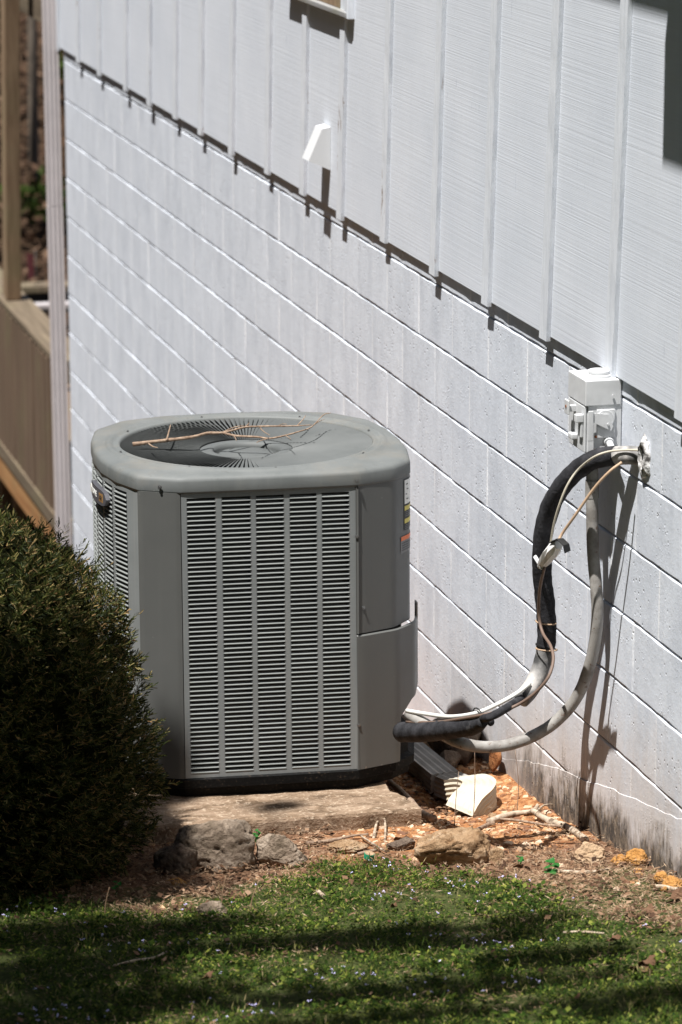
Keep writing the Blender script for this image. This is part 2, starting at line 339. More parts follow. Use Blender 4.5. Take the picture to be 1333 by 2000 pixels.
# ================================================================== SETTING: ground
def axis(parts):
    out = []
    for a, b, n in parts: out += list(np.linspace(a, b, n, endpoint=False))
    return np.array(out + [parts[-1][1]])
xs = axis([(-60, -6, 12), (-6, -2.6, 20), (-2.6, .2, 150), (.2, 3, 8), (3, 60, 12)])
ys = axis([(-40, 6.5, 20), (6.5, 7.3, 16), (7.3, 11.6, 230), (11.6, 30, 90), (30, 180, 30)])
gv = np.zeros((len(ys), len(xs), 3))
for j, y in enumerate(ys):
    for i, x in enumerate(xs): gv[j, i] = (x, y, hgt(x, y) + (0.06 * mnoise.noise(Vector((x, y, 0)) * 1.5) if y > 13 else 0))
jj, ii = np.meshgrid(np.arange(len(ys) - 1), np.arange(len(xs) - 1), indexing='ij'); a = (jj * len(xs) + ii).ravel()
gr = npmesh('ground', gv.reshape(-1, 3), np.stack([a, a + 1, a + 1 + len(xs), a + len(xs)], 1), M['soil'], kind='structure')
gr.data.polygons.foreach_set('use_smooth', [True] * len(gr.data.polygons))
# wooded slope rising far behind
hx = np.linspace(-60, 60, 60); hy = np.linspace(26, 70, 40)
hv = np.array([(x, y, float(zt(y)) - .15 + max(0, y - 27) * .30 + .5 * mnoise.noise(Vector((x * .3, y * .3, 0)))) for y in hy for x in hx])
jj, ii = np.meshgrid(np.arange(39), np.arange(59), indexing='ij'); a = (jj * 60 + ii).ravel()
npmesh('hillside', hv, np.stack([a, a + 1, a + 61, a + 60], 1), M['soil'], kind='structure')

# ================================================================== HOUSE
YC = 18.03                                             # rear corner of the house
house = empty('house', (0, 0, 0), label='pale grey house with board and batten siding above a painted block foundation', cat='house')
box('wall_core', (0.012, 3.0, -5.2), (6.0, YC - .01, 0.9), M['mortar'], house)
CH, CL = .2032, .4064; J0 = -1.941
bcache = {}
def block_mesh(wd, var):
    k = (round(wd, 3), var)
    if k in bcache: return bcache[k]
    r = random.Random(var * 31 + int(wd * 1000)); n = 9; V = []; F = []
    w2 = wd - .0006; z0, z1 = .0022, CH - .0012
    for i in range(n):
        y = -w2 / 2 + w2 * i / (n - 1); e = .0022 if i in (0, n - 1) else 0
        j1 = r.uniform(-.0016, .0016); j2 = r.uniform(-.001, .0014); j3 = r.uniform(-.0035, .0025)
        V += [(.014, y, z0 + j2), (.0012 + e * .4, y, z0 + .0005 + j2), (0 + e, y, z0 + .004 + j2), (0 + e, y, z1 - .0062 - j3 * .8), (.0028 + e, y, z1 - .0026 + j1), (.014, y, z1 + j1 - .0004)]
    for i in range(n - 1):
        for j in range(5):
            a = i * 6 + j; F.append((a + 6, a, a + 1, a + 7))
    F.append((0, 5, 4, 3, 2, 1)); b = (n - 1) * 6; F.append((b, b + 1, b + 2, b + 3, b + 4, b + 5))
    me = bpy.data.meshes.new('block'); me.from_pydata(V, [], F); me.materials.append(M['block']); bcache[k] = me; return me
Y0 = atX(1029, 730, 0)[1]
for row in range(-1, 14):
    zb = J0 - (row + 1) * CH; off = Y0 + (CL / 2 if row % 2 else 0)
    k = math.ceil((8.1 - off) / CL) - 1
    while True:
        a = off + k * CL; b = min(a + CL, YC); k += 1
        if a >= YC - .03: break
        if b < 8.1: continue
        if zb + CH < zt((a + b) / 2) - .10: continue
        o = link('block', block_mesh(b - a, random.randrange(6) if b - a > .4 else 0), None, house)
        o.location = (random.uniform(-.0012, .0012), (a + b) / 2, zb); o.rotation_euler = (random.uniform(-.0015, .0015), 0, 0)
# footing coat
pl = [(1390, 1628), (1333, 1601), (1290, 1583), (1245, 1562), (1215, 1552), (1200, 1541), (1150, 1527), (1087, 1500), (1040, 1489), (985, 1482), (940, 1462)]
V = []; n = 46; yy = np.linspace(8.2, 10.35, n)
py = [atX(x, y, 0)[1] for x, y in pl]; pz = [atX(x, y, 0)[2] for x, y in pl]
for i, y in enumerate(yy):
    zt_ = float(np.interp(y, py, pz)) + .006 * mnoise.noise(Vector((y * 14, 0, 0))) + .004 * mnoise.noise(Vector((y * 50, 0, 0)))
    V += [(.0003, y, zt_ + .0012), (-.0018, y, zt_), (-.0026, y, zt_ - .03), (-.0028 - .003 * mnoise.noise(Vector((y * 7, 3, 0))), y, (zt_ - 3.5) / 2), (-.006, y, -3.6), (.01, y, -3.6)]
F = [(i * 6 + 6 + j, i * 6 + j, i * 6 + j + 1, i * 6 + 7 + j) for i in range(n - 1) for j in range(5)]
mesh('footing_coat', V, F, M['block'], house, False, label='rough render skim over the lowest blocks')
# battens and panels
BN = [18.06, 17.447, 16.868, 16.182, 15.618, 15.034, 14.499, 13.902, 13.259, 12.67, 12.104, 11.5, 10.869, 10.269, 9.667, 9.071, 8.484, 7.87, 7.26]
LEAN = -.085; ZB = -1.885; ZTOP = 0.75
def lean(y, z): return y + LEAN * (z - ZB)
def plank(name, y0, y1, x0, x1, zb, mat, rough=0):
    V = []; n = 30 if rough else 8; zs = np.linspace(zb, ZTOP, n); F = []
    for z in zs:
        r = [rough * mnoise.noise(Vector((y0 * 9, z * 22, q))) for q in range(3)]
        V += [(x1, lean(y0, z), z), (x0 + abs(r[0]) * .6, lean(y0, z) + r[1], z), (x0 + abs(r[2]) * .8, lean(y1, z) + r[0], z), (x1, lean(y1, z), z)]
    for i in range(n - 1):
        for j in range(3): a = i * 4 + j; F.append((a, a + 1, a + 5, a + 4))
    F.append((3, 2, 1, 0)); a = (n - 1) * 4; F.append((a, a + 1, a + 2, a + 3))
    return mesh(name, V, F, mat, house)
WB = .068
for i, y in enumerate(BN):
    b = plank('batten', y, y + WB, -.0262 - random.uniform(0, .0015), -.0135, ZB + random.uniform(-.012, .002) - .008, M['batten'], .004)
    if i: plank('siding_panel', y + .02, BN[i - 1] + .02 if i > 1 else BN[0] + .02, -.0132, .0118, ZB + random.uniform(-.003, .003), M['siding'])
# torn lower edge of one block patch near the box: dark gap strip
# window (only its lower corner shows)
win = empty('window', (0, 0, 0)); win.parent = house
y1w = atX(677, 30, -.04)[1]; zw = atX(672, 34, -.04)[2]
m_ = MB(); m_.box((-.045, y1w, zw), (.0, y1w + .95, zw + .020)); m_.build('sill', M['window_wood'], win, .003)
box('frame', (-.040, y1w - .012, zw - .004), (0, y1w + .03, 0.1), M['batten'], win, .004)
box('sash_rail', (-.024, y1w + .03, zw + .0205), (.0, y1w + .95, zw + .07), M['wood'], win, .002)
box('pane', (-.012, y1w + .03, zw + .10), (-.006, y1w + .95, 0.1), M['glass'], win)
# eave above the wall (its shadow falls on the siding)
box('eave', (-.45, -1, -.87 + .436 / L[0]), (0.0, YC + .4, -.75 + .436 / L[0]), M['batten'], house)
box('eave_shadow_box', (-.47, 6.0, -1.25 + .456 / L[0]), (-.0295, atX(1297, 180, -.014)[1] - .455 * L[1] / L[0], -.872 + .436 / L[0]), M['batten'], house)  # unseen box, added and shaped to cast the lower step of shadow
# hole of the pipes with its caulk
hp = atX(1262, 893, 0)
V = []; F = []; n = 22
for ring, (r, x) in enumerate([(.028, -.004), (.036, -.016), (.050, -.010), (.058, .001)]):
    for i in range(n):
        a = 2 * math.pi * i / n; q = r * .86 * (1 + .55 * mnoise.noise(Vector((math.cos(a) * 2.6, math.sin(a) * 2.6, ring * .7))))
        V.append((x + .004 * mnoise.noise(Vector((i, ring, 5))), hp[1] + q * math.cos(a) * .7, hp[2] + q * math.sin(a) * 1.15))
for k in range(3):
    for i in range(n): a = k * n + i; b = k * n + (i + 1) % n; F.append((a, b, b + n, a + n))
mesh('caulk_patch', V, F, M['caulk'], house, True, label='lumpy white and grey caulk around the pipe hole')
V, F = [], []
mb = MB(); mb.box((-.0035, hp[1] - .012, hp[2] + .012), (-.001, hp[1] + .022, hp[2] + .05)); mb.build('gap', M['dark'], house, label='dark hole above the pipe')

# ================================================================== VENT HOOD
a = atX(642, 248, -.02); bq = atX(638, 330, -.02)
yh, zt1, zb1 = a[1] - .005, a[2], bq[2]
vent = mesh('vent_hood', [(-.014, yh, zt1), (-.014, yh + .10, zt1), (-.014, yh + .10, zb1 + .0), (-.014, yh, zb1), (-.045, yh, zt1 - .006), (-.045, yh + .10, zt1 - .006),
     (-.095, yh + .10, zb1 + .035), (-.095, yh, zb1 + .035), (-.012, yh + .006, zb1 + .004), (-.012, yh + .094, zb1 + .004), (-.088, yh + .094, zb1 + .039), (-.088, yh + .006, zb1 + .039)],
     [(0, 1, 5, 4), (4, 5, 6, 7), (0, 4, 7, 3), (1, 2, 6, 5), (7, 6, 10, 11), (3, 7, 11, 8), (6, 2, 9, 10), (11, 10, 9, 8)], M['hood'],
     label='small white dryer vent hood fixed to the siding between two battens', cat='vent hood')

# ================================================================== DOWNSPOUT at the corner
def rect_prof(w, h, ridges=3):
    P = []
    for (x0, y0), (x1, y1) in (((-w, -h), (w, -h)), ((w, -h), (w, h)), ((w, h), (-w, h)), ((-w, h), (-w, -h))):
        nx, ny = (y1 - y0), -(x1 - x0); l = math.hypot(nx, ny); nx /= l; ny /= l; m_ = 4 * ridges
        for i in range(m_):
            t = i / m_; d = .0022 * (math.cos(2 * math.pi * ridges * t) - 1)
            P.append((x0 + (x1 - x0) * t + nx * d, y0 + (y1 - y0) * t + ny * d))
    return P
ds = empty('downspout', (0, 0, 0), label='tall pinkish white downspout at the far corner of the house', cat='downspout')
Yd = 18.12
def dpt(x, y): return atY(x, y, Yd)
pT, pJ, pB = dpt(97, 0), dpt(107, 400), dpt(125, 1062)
pt0 = pT + (pT - pJ) * .6
sweep([pt0, pT, pJ], 1, prof=rect_prof(.043, .034)).build('upper_pipe', M['spout_pink'], ds)
d_ = (pB - pJ) / np.linalg.norm(pB - pJ)
sweep([pJ + d_ * .003, pB], 1, prof=rect_prof(.0445, .0355)).build('lower_pipe', M['spout_pink'], ds)
sweep([pB + d_ * .002, pB + d_ * .25], 1, prof=rect_prof(.040, .031)).build('drain_adapter', M['base'], ds)

# ================================================================== DECK behind
deck = empty('deck', (0, 0, 0), label='weathered brown wooden deck with railing behind the house corner', cat='deck')
X0 = .10
zc = atX(95, 690, X0)[2] + .0; zf = atX(0, 845, X0)[2]; zj0 = atX(0, 885, X0)[2]; zj1 = atX(60, 985, X0)[2]
box('rail_cap', (X0 - .02, 18.9, zc - .005), (X0 + .16, 23.5, zc + .035), M['wood_cap'], deck, .006)
box('top_rail', (X0 + .02, 18.9, zc - .10), (X0 + .06, 23.5, zc - .006), M['wood_grey'], deck)
for k in range(32):
    y = 18.92 + k * .142
    box('baluster', (X0 - .02 + random.uniform(-.003, .003), y, zf - .02), (X0 + .018, y + .10, zc - .012), M['wood_grey'], deck)
box('bottom_rail', (X0 - .03, 18.9, zf - .11), (X0 + .06, 23.5, zf - .022), M['wood_cap'], deck, .004)
box('rim_joist', (X0 - .02, 18.9, -4.83), (X0 + .03, 24, zf - .111), M['wood_orange'], deck)
pq = atX(45, 300, .15)
pw = MB(); pa = atX(22, -80, .15); pb = atX(24, 580, .15)
sweep([Vector(pa) + Vector((0, 0, .4)), Vector(pb)], 1, prof=[(-.07, -.045), (.07, -.045), (.07, .045), (-.07, .045)], mb=pw); pw.build('post', M['wood'], deck, .004)
box('floor', (X0 + .05, 18.2, zf - .2), (3.0, 24, zf - .16), M['wood_grey'], deck)
for k in range(3):
    p = atX(30 - 26 * k, 985, X0 + .1 + .05 * k); box('support_post', (p[0], p[1], p[2] - 1.2), (p[0] + .09, p[1] + .09, -4.835), M['wood'], deck)
p0 = atX(60, 560, .9); box('landing_board', (p0[0] - .1, p0[1] - .0, p0[2] - .05), (p0[0] + 1.2, p0[1] + .2, p0[2]), M['wood_cap'], deck, .004)
box('landing_riser', (p0[0] - .1, p0[1] + .02, p0[2] - .2), (p0[0] + 1.2, p0[1] + .04, p0[2] - .051), M['dark'], deck)
p1 = atX(60, 596, .6); box('stair_tread', (p1[0] - .1, p1[1], p1[2] - .03), (p1[0] + 1.0, p1[1] + .1, p1[2]), M['spout_pink'], deck, .003)
pa, pb = atX(-30, -45, .3), atX(110, 35, .3)
sweep([Vector(pa), Vector(pb)], 1, prof=[(-.02, -.07), (.02, -.07), (.02, .07), (-.02, .07)]).build('beam', M['wood_cap'], deck, .004)
p = atX(58, 520, .9)
fl = empty('marker_flag', tuple(p), label='small red pink flag on the slope beyond the deck', cat='flag')
mb = MB(); mb.add([(-.02, 0, .10), (.03, .01, .08), (.035, .02, -.08), (-.01, 0, -.10)], [(0, 1, 2, 3)]); o = mb.build('cloth', M['pink'], fl); o.modifiers.new('t', 'SOLIDIFY').thickness = .004
tube('stake', [(.045, 0, .12), (.045, 0, -.5)], .003, M['tie'], fl, 6, 2)

# ================================================================== AIR CONDITIONER
q = dict(x0=-.8195, y0=9.8096, yaw=-.075, roll=-.0034, pt=-.0101)
AC = empty('air_conditioner', (q['x0'], q['y0'], -3.2), label='grey outdoor air conditioner with louvered sides and round fan grille on a concrete pad', cat='air conditioner')
Rm = Matrix.Rotation(q['yaw'], 4, 'Z') @ Matrix.Rotation(q['pt'], 4, 'X') @ Matrix.Rotation(q['roll'], 4, 'Y')
AC.rotation_euler = Rm.to_euler()
MW = Matrix.Translation(Vector((q['x0'], q['y0'], -3.2))) @ Rm
def acw(u, v, z): return MW @ Vector((u, v, z))
IM = np.array(MW.inverted())
def aclocal(px, py, z):
    n = np.array(Rm)[:3, 2]; o = np.array(acw(0, 0, z)); d = ray(px, py); t = ((o - CAM) @ n) / (d @ n); p = CAM + d * t
    return (IM @ np.append(p, 1))[:3]
HP = .874
OUT = [(-.262, 0), (0, -.004), (.262, 0), (.383, .058), (.445, .140), (.467, .30), (.472, .45), (.462, .60), (.43, .75), (.34, .875), (.20, .93), (0, .945), (-.20, .93), (-.34, .875),
       (-.43, .76), (-.455, .62), (-.463, .46), (-.456, .32), (-.428, .18), (-.378, .062)]
def offs(P, d):
    n = len(P); out = []
    for i in range(n):
        a, b, c = P[i - 1], P[i], P[(i + 1) % n]
        t = Vector((c[0] - a[0], c[1] - a[1])).normalized(); out.append((b[0] + t.y * d, b[1] - t.x * d))
    return out
CTR = Vector((0, .452))
def radial(P, ang):
    """radius of closed outline P at angle ang from the fan centre"""
    d = Vector((math.cos(ang), math.sin(ang))); best = 0
    for i in range(len(P)):
        a = Vector(P[i]) - CTR; b = Vector(P[(i + 1) % len(P)]) - CTR; e = b - a
        den = d.x * e.y - d.y * e.x
        if abs(den) < 1e-9: continue
        t = (a.x * e.y - a.y * e.x) / den; s = (a.x * d.y - a.y * d.x) / den
        if t > 0 and -1e-6 <= s <= 1 + 1e-6: best = max(best, t)
    return best
# lid
N = 180; angs = [2 * math.pi * i / N for i in range(N)]
base_r = [radial(OUT, a) for a in angs]
base_s = [.84 * base_r[i] + .08 * base_r[i - 1] + .08 * base_r[(i + 1) % N] for i in range(N)]
prof = [(-.012, HP - .004), (.0035, HP - .004), (.0045, HP + .002), (.004, HP + .030), (.0015, HP + .0375), (-.005, HP + .043), (-.016, HP + .0465), (-.034, HP + .048)]
rings = [(.428, HP + .0505), (.423, HP + .0545), (.414, HP + .055), (.408, HP + .050), (.398, HP + .049), (.394, HP + .052), (.388, HP + .052), (.384, HP + .046), (.382, HP + .025)]
V = []; F = []; K = len(prof) + len(rings)
for i, a in enumerate(angs):
    for d, z in prof:
        r = max(base_s[i] + d, .431 + (HP + .05 - z) * .02 if d < 0 and z > HP else 0)
        V.append((CTR.x + r * math.cos(a), CTR.y + r * math.sin(a), z))
    for r, z in rings: V.append((CTR.x + r * math.cos(a), CTR.y + r * math.sin(a), z))
for i in range(N):
    for j in range(K - 1): a = i * K + j; b = ((i + 1) % N) * K + j; F.append((a, b, b + 1, a + 1))
lid = mesh('lid', V, F, M['lid'], AC, True)
def screw(x, y, z, nrm, parent, r=.0065):
    mb = MB(); nv = Vector(nrm).normalized(); cyl(mb, Vector((x, y, z)), nv, r, .002, 14); cyl(mb, Vector((x, y, z)) + nv * .002, nv, r * .62, .004, 6)
    return mb.build('screw', M['screw'], parent)
for px, py in ((308, 943), (693, 933)):
    d = aclocal(px, py, HP + .015); screw(d[0], -.008 if px > 400 else .02, HP + .014, (0, -1, 0) if px > 400 else (-.45, -.9, 0), AC)
for a in (0, 45, 90, 135, 180, 225, 262, 310): a = math.radians(a + 12); screw(CTR.x + .403 * math.cos(a), CTR.y + .403 * math.sin(a), HP + .0485, (0, 0, 1), AC, .005)
# fan grille
grille = empty('fan_grille', (0, 0, 0)); grille.parent = AC
mv = MB(); nseg = 7; th = math.radians(67)
sec = [(-.0005, -.0060), (.0005, -.0060), (.0005, .0060), (-.0005, .0060)]
Vv = []; Fv = []
for i in range(nseg):
    t = i / (nseg - 1); r = .384 + (.142 - .384) * t; z = HP + .044 - .016 * t ** 1.3; sc_ = 1 - .45 * t
    sw = 0.0
    for (a, b) in sec: # a thickness, b height; lean tangentially
        b2 = b * (1 - .25 * t); tx = a * math.cos(th) * 1 + b2 * math.sin(th); zz = -a * math.sin(th) + b2 * math.cos(th)
        Vv.append((r, tx * sc_, z + zz))
for i in range(nseg - 1):
    for j in range(4): a = i * 4 + j; b = i * 4 + (j + 1) % 4; Fv.append((a, b, b + 4, a + 4))
vm = bpy.data.meshes.new('grille_vane'); vm.from_pydata(Vv, [], Fv); vm.materials.append(M['vane'])
NV = 150
for i in range(NV):
    o = link('grille_vane', vm, None, grille); o.location = (CTR.x, CTR.y, 0); o.rotation_euler = (0, 0, 2 * math.pi * i / NV)
V = []; F = []; pr = [(.146, .004), (.146, .024), (.138, .028), (.112, .028), (.104, .026), (.100, .014), (.099, -.012), (.088, -.012), (.086, .012), (.080, .016), (.0, .017)]; n = 64
for i in range(n):
    a = 2 * math.pi * i / n
    for r, z in pr: V.append((CTR.x + r * math.cos(a), CTR.y + r * math.sin(a), HP + z - .001))
for i in range(n):
    for j in range(len(pr) - 1): a = i * len(pr) + j; b = ((i + 1) % n) * len(pr) + j; F.append((a, b, b + 1, a + 1))
mesh('hub', V, F, M['vane'], grille, True)
# fan below
fan = empty('fan', (CTR.x, CTR.y, HP - .10)); fan.parent = AC
mb = MB(); cyl(mb, (0, 0, -.12), (0, 0, 1), .075, .13, 24); mb.build('motor', M['dark'], fan)
for k in range(3):
    V = []; F = []
    for i in range(7):
        r = .07 + .045 * i
        for j in range(5):
            a = (j - 2) * (.30 + .02 * i) / 2; V.append((r * math.cos(a), r * math.sin(a), .03 * (j - 2) * .5))
    F = [(i * 5 + j, i * 5 + j + 1, i * 5 + j + 6, i * 5 + j + 5) for i in range(6) for j in range(4)]
    o = mesh('fan_blade', V, F, M['coil'], fan, True); o.rotation_euler = (0, 0, k * 2.094 + .5); o.modifiers.new('t', 'SOLIDIFY').thickness = .002
# coil drum inside
def drum(name, P, z0, z1, mat, parent, cap_bot=True, **k):
    n = len(P); V = [(x, y, z0) for x, y in P] + [(x, y, z1) for x, y in P]; F = [(i, (i + 1) % n, (i + 1) % n + n, i + n) for i in range(n)]
    if cap_bot: F.append(tuple(range(n - 1, -1, -1)))
    return mesh(name, V, F, mat, parent, **k)
drum('coil', offs(OUT, -.028), .004, HP - .01, M['coil'], AC)
# front panel with five louver columns
cols = [(-.244, -.159), (-.141, -.0555), (-.040, .0433), (.060, .1405), (.1557, .2377)]
R0, PITCH, NR = .018, .01395, 60; RT = R0 + PITCH * NR
fp = MB(); e = .0015
xsb = [-.260] + [v for c in cols for v in c] + [.260]
for i in range(0, len(xsb), 2): fp.box((xsb[i], 0.0, R0), (xsb[i + 1], .006, RT))
fp.box((-.260, 0.0, .004), (.260, .006, R0)); fp.box((-.260, 0.0, RT), (.260, .006, HP - .003))
fpo = fp.build('front_panel', M['ac'], AC)
def louver_geo(p0, p1, z, nrm):
    """blade between plan points p0,p1 ; nrm outward"""
    p0 = Vector(p0); p1 = Vector(p1); nv = Vector(nrm); t = (p1 - p0).normalized()
    def P(s, d, zz): 
        b = p0 if s == 0 else p1; return (b.x + nv.x * d, b.y + nv.y * d, z + zz)
    k = .0035
    def Q(s, dd, d, zz):
        b = (p0 + t * dd) if s == 0 else (p1 - t * dd); return (b.x + nv.x * d, b.y + nv.y * d, z + zz)
    # back-top edge, front lip, lip bottom
    V = [Q(0, k, -.0065, .0058), Q(1, k, -.0065, .0058), Q(0, 0, .0018, .0012), Q(1, 0, .0018, .0012), Q(0, 0, .0018, -.0006), Q(1, 0, .0018, -.0006),
         Q(0, k, -.0065, .0050), Q(1, k, -.0065, .0050), Q(0, 0, .0006, .0095), Q(1, 0, .0006, .0095), Q(0, k, .0006, .0055), Q(1, k, .0006, .0055)]
    F = [(0, 2, 3, 1), (2, 4, 5, 3), (4, 6, 7, 5), (2, 0, 8), (3, 9, 1), (8, 0, 10), (9, 11, 1)]
    return V, F
lcache = {}
for ci, (a, b) in enumerate(cols):
    V, F = louver_geo((a, .0005), (b, .0005), 0, (0, -1)); me = bpy.data.meshes.new('louver'); me.from_pydata(V, [], F); me.materials.append(M['louver'])
    for r in range(NR):
        o = link('louver', me, None, fpo); o.location = (0, 0, R0 + r * PITCH + .0012); o.rotation_euler = (random.uniform(-.03, .03), 0, 0)
# side panels (left and right) curved, louvered
def arc(P, n=60):
    PP = smoothpath([(x, y, 0) for x, y in P], 12); D = [0]
    for a, b in zip(PP, PP[1:]): D.append(D[-1] + float(np.linalg.norm(np.array(b) - np.array(a))))
    f = lambda s: (float(np.interp(s, D, [p[0] for p in PP])), float(np.interp(s, D, [p[1] for p in PP])))
    return f, D[-1]
def side_panel(P, nm, lastpart=True):
    f, Ln = arc(P); fr = MB(); lv = MB()
    def nrm(s):
        a = Vector(f(max(s - .01, 0))); b = Vector(f(min(s + .01, Ln))); t = (b - a).normalized(); return Vector((t.y, -t.x))
    def strip(s0, s1, z0, z1, ns=2):
        V = []; F = []
        for i in range(ns + 1):
            s = s0 + (s1 - s0) * i / ns; p = Vector(f(s)); nv = nrm(s)
            V += [(p.x, p.y, z0), (p.x, p.y, z1), (p.x - nv.x * .005, p.y - nv.y * .005, z1), (p.x - nv.x * .005, p.y - nv.y * .005, z0)]
        for i in range(ns):
            for j in range(4): a = i * 4 + j; b = i * 4 + (j + 1) % 4; F.append((a, b, b + 4, a + 4))
        F += [(3, 2, 1, 0), (ns * 4, ns * 4 + 1, ns * 4 + 2, ns * 4 + 3)]; fr.add(V, F)
    s = .0; cw, gap = .0835, .017; nc = int((Ln - .02) / (cw + gap)); mg = (Ln - nc * (cw + gap) + gap) / 2
    strip(0, Ln, .004, R0, 24); strip(0, Ln, RT, HP - .003, 24)
    strip(0, mg, R0, RT); s = mg
    for c_ in range(nc):
        p0, p1 = f(s), f(s + cw); nv = nrm(s + cw / 2)
        for r in range(NR):
            V, F = louver_geo(p0, p1, R0 + r * PITCH + .0012, nv); lv.add(V, F)
        strip(s + cw, min(s + cw + gap, Ln) if c_ < nc - 1 else Ln, R0, RT); s += cw + gap
    po = fr.build('side_panel', M['ac'], AC); lv.build('side_louver', M['louver'], po, kind='stuff')
    return f, Ln, nrm
LP = [(-.43, .76), (-.455, .62), (-.463, .46), (-.456, .32), (-.428, .18), (-.380, .066)]
fL, LnL, nL = side_panel(LP, 'l')
side_panel([(.462, .36), (.472, .45), (.462, .60), (.43, .75)], 'r')
side_panel([(.40, .80), (.34, .875), (.20, .93), (0, .945), (-.20, .93), (-.34, .875), (-.40, .81)], 'b')
# corner posts
def post(P, z0, z1, name='corner_post', mat='post', sub=True, label=None):
    PP = smoothpath([(x, y, 0) for x, y in P], 5) if sub else P
    V = []; F = []; n = len(PP)
    for i, p in enumerate(PP):
        a = PP[max(i - 1, 0)]; b = PP[min(i + 1, n - 1)]; t = Vector((b[0] - a[0], b[1] - a[1])).normalized(); nv = Vector((t.y, -t.x))
        V += [(p[0], p[1], z0), (p[0], p[1], z1), (p[0] - nv.x * .006, p[1] - nv.y * .006, z1), (p[0] - nv.x * .006, p[1] - nv.y * .006, z0)]
    for i in range(n - 1):
        for j in range(4): a = i * 4 + j; b = i * 4 + (j + 1) % 4; F.append((a, b, b + 4, a + 4))
    F += [(3, 2, 1, 0), ((n - 1) * 4, (n - 1) * 4 + 1, (n - 1) * 4 + 2, (n - 1) * 4 + 3)]
    return mesh(name, V, F, M[mat], AC, label=label)
def rounded(P, r=.012, k=5):
    out = [P[0]]
    for i in range(1, len(P) - 1):
        a, b, c = Vector(P[i - 1]), Vector(P[i]), Vector(P[i + 1]); p = b + (a - b).normalized() * r; q_ = b + (c - b).normalized() * r
        for j in range(k + 1): t = j / k; out.append(tuple(p * (1 - t) ** 2 + b * 2 * t * (1 - t) + q_ * t * t))
    return out + [P[-1]]
post(rounded([(-.380, .061), (-.369, .050), (-.276, .002), (-.2625, -.0005)], .006), .003, HP - .002, sub=False)
RPp = [(.2625, -.0005), (.276, .003), (.383, .056), (.447, .140), (.468, .30), (.464, .355)]
ZS = .418
post(rounded(RPp, .02), ZS + .004, HP - .002, 'control_panel', sub=False)
# lower cover with cut-out for the pipes
def cover():
    P = rounded([(.2625, -.0015), (.276, .001), (.390, .052), (.458, .132), (.486, .235)], .018, 6); n = len(P); V = []; F = []
    zl = []
    for p in P:
        if p[0] < .398: zl.append(.003)
        elif p[0] < .402: zl.append(.14)
        else: zl.append(.165 + max(0, (p[0] - .402)) * .35)
    bump = lambda z: 0
    for i, p in enumerate(P):
        a = P[max(i - 1, 0)]; b = P[min(i + 1, n - 1)]; t = Vector((b[0] - a[0], b[1] - a[1])).normalized(); nv = Vector((t.y, -t.x)); o = .003
        V += [(p[0] + nv.x * o, p[1] + nv.y * o, zl[i]), (p[0] + nv.x * o, p[1] + nv.y * o, ZS - .004), (p[0] + nv.x * (o - .005), p[1] + nv.y * (o - .005), ZS), (p[0] + nv.x * (o - .008), p[1] + nv.y * (o - .008), zl[i])]
    for i in range(n - 1):
        for j in range(4): a = i * 4 + j; b = i * 4 + (j + 1) % 4; F.append((a, b, b + 4, a + 4))
    F += [(3, 2, 1, 0), ((n - 1) * 4, (n - 1) * 4 + 1, (n - 1) * 4 + 2, (n - 1) * 4 + 3)]
    return mesh('access_cover', V, F, M['post'], AC, label='lower service cover, bulging at the edge with a cut-out for the pipes')
cover()
post([(.37, .10), (.405, .15), (.42, .30), (.425, .40)], .0, HP - .02, 'pipe_recess', 'dark', sub=False)
box('clip', (.478, .20, ZS - .012), (.482, .23, ZS + .04), M['screw'], AC)
for px, py, v in ((697, 1047, 0), (710, 1187, .006), (700, 1414, 0), (713, 1497, .006)):
    pp = atY(px, py, 9.80); lc = IM @ np.append(pp, 1); uu = lc[0]
    vv = 0 if uu < .265 else (uu - .262) * .5
    screw(uu, vv - .003, lc[2], (0, -1, 0) if uu < .265 else (.42, -.9, 0), AC, .006)
# stickers on the right corner
def sticker(name, s0, s1, z0, z1, mat, lift=.0015, parent=None, label=None):
    a = Vector((.383, .056)); b = Vector((.447, .140)); c = Vector((.468, .30))
    def pt(s): return a + (b - a) * s if s <= 1 else b + (c - b) * (s - 1)
    nv1 = Vector(((b - a).y, -(b - a).x)).normalized(); nv2 = Vector(((c - b).y, -(c - b).x)).normalized(); V = []; F = []
    ss = [s0, min(s1, .86)] + ([1.0, 1.14, s1] if s1 > 1.14 else [])
    for s in ss:
        p = pt(s); nv = nv1 if s < .9 else (nv1 + nv2).normalized() if s < 1.1 else nv2
        off = lift + (-.0035 if .95 < s < 1.05 else 0); p = p + nv * off; V += [(p.x, p.y, z0), (p.x, p.y, z1)]
    for i in range(len(ss) - 1): F.append((2 * i, 2 * i + 2, 2 * i + 3, 2 * i + 1))
    return mesh(name, V, F, M[mat], parent or AC, label=label)
st_ = sticker('wiring_label', .60, 1.6, .705, .862, 'ink', .0012, label='tall wiring diagram sticker with white, yellow and dark bands')
sticker('diagram', .62, 1.58, .785, .858, 'white', .0020, st_)
for z in (.772, .733): sticker('yellow_band', .62, 1.58, z - .007, z + .007, 'yellow', .0020, st_)
for z in (.760, .754, .748, .720, .715, .710): sticker('text_line', .66, 1.5, z - .0010, z + .0010, 'labelgrey', .0020, st_)
for k, (z, s, e2) in enumerate(((.845, .70, .82), (.83, .74, .9), (.815, .68, .76), (.80, .72, .86))): sticker('diagram_line', s, min(e2, .85), z - .0015, z + .0012, 'ink', .0028, st_)
s2 = sticker('warning_label', .38, 1.5, .638, .690, 'labelgrey', .0012, label='small warning sticker with an orange band')
sticker('orange_band', .40, 1.48, .676, .689, 'orange', .0020, s2)
for z in (.668, .661, .654, .647): sticker('text_line', .46, 1.4, z - .0009, z + .0009, 'ink', .0020, s2)
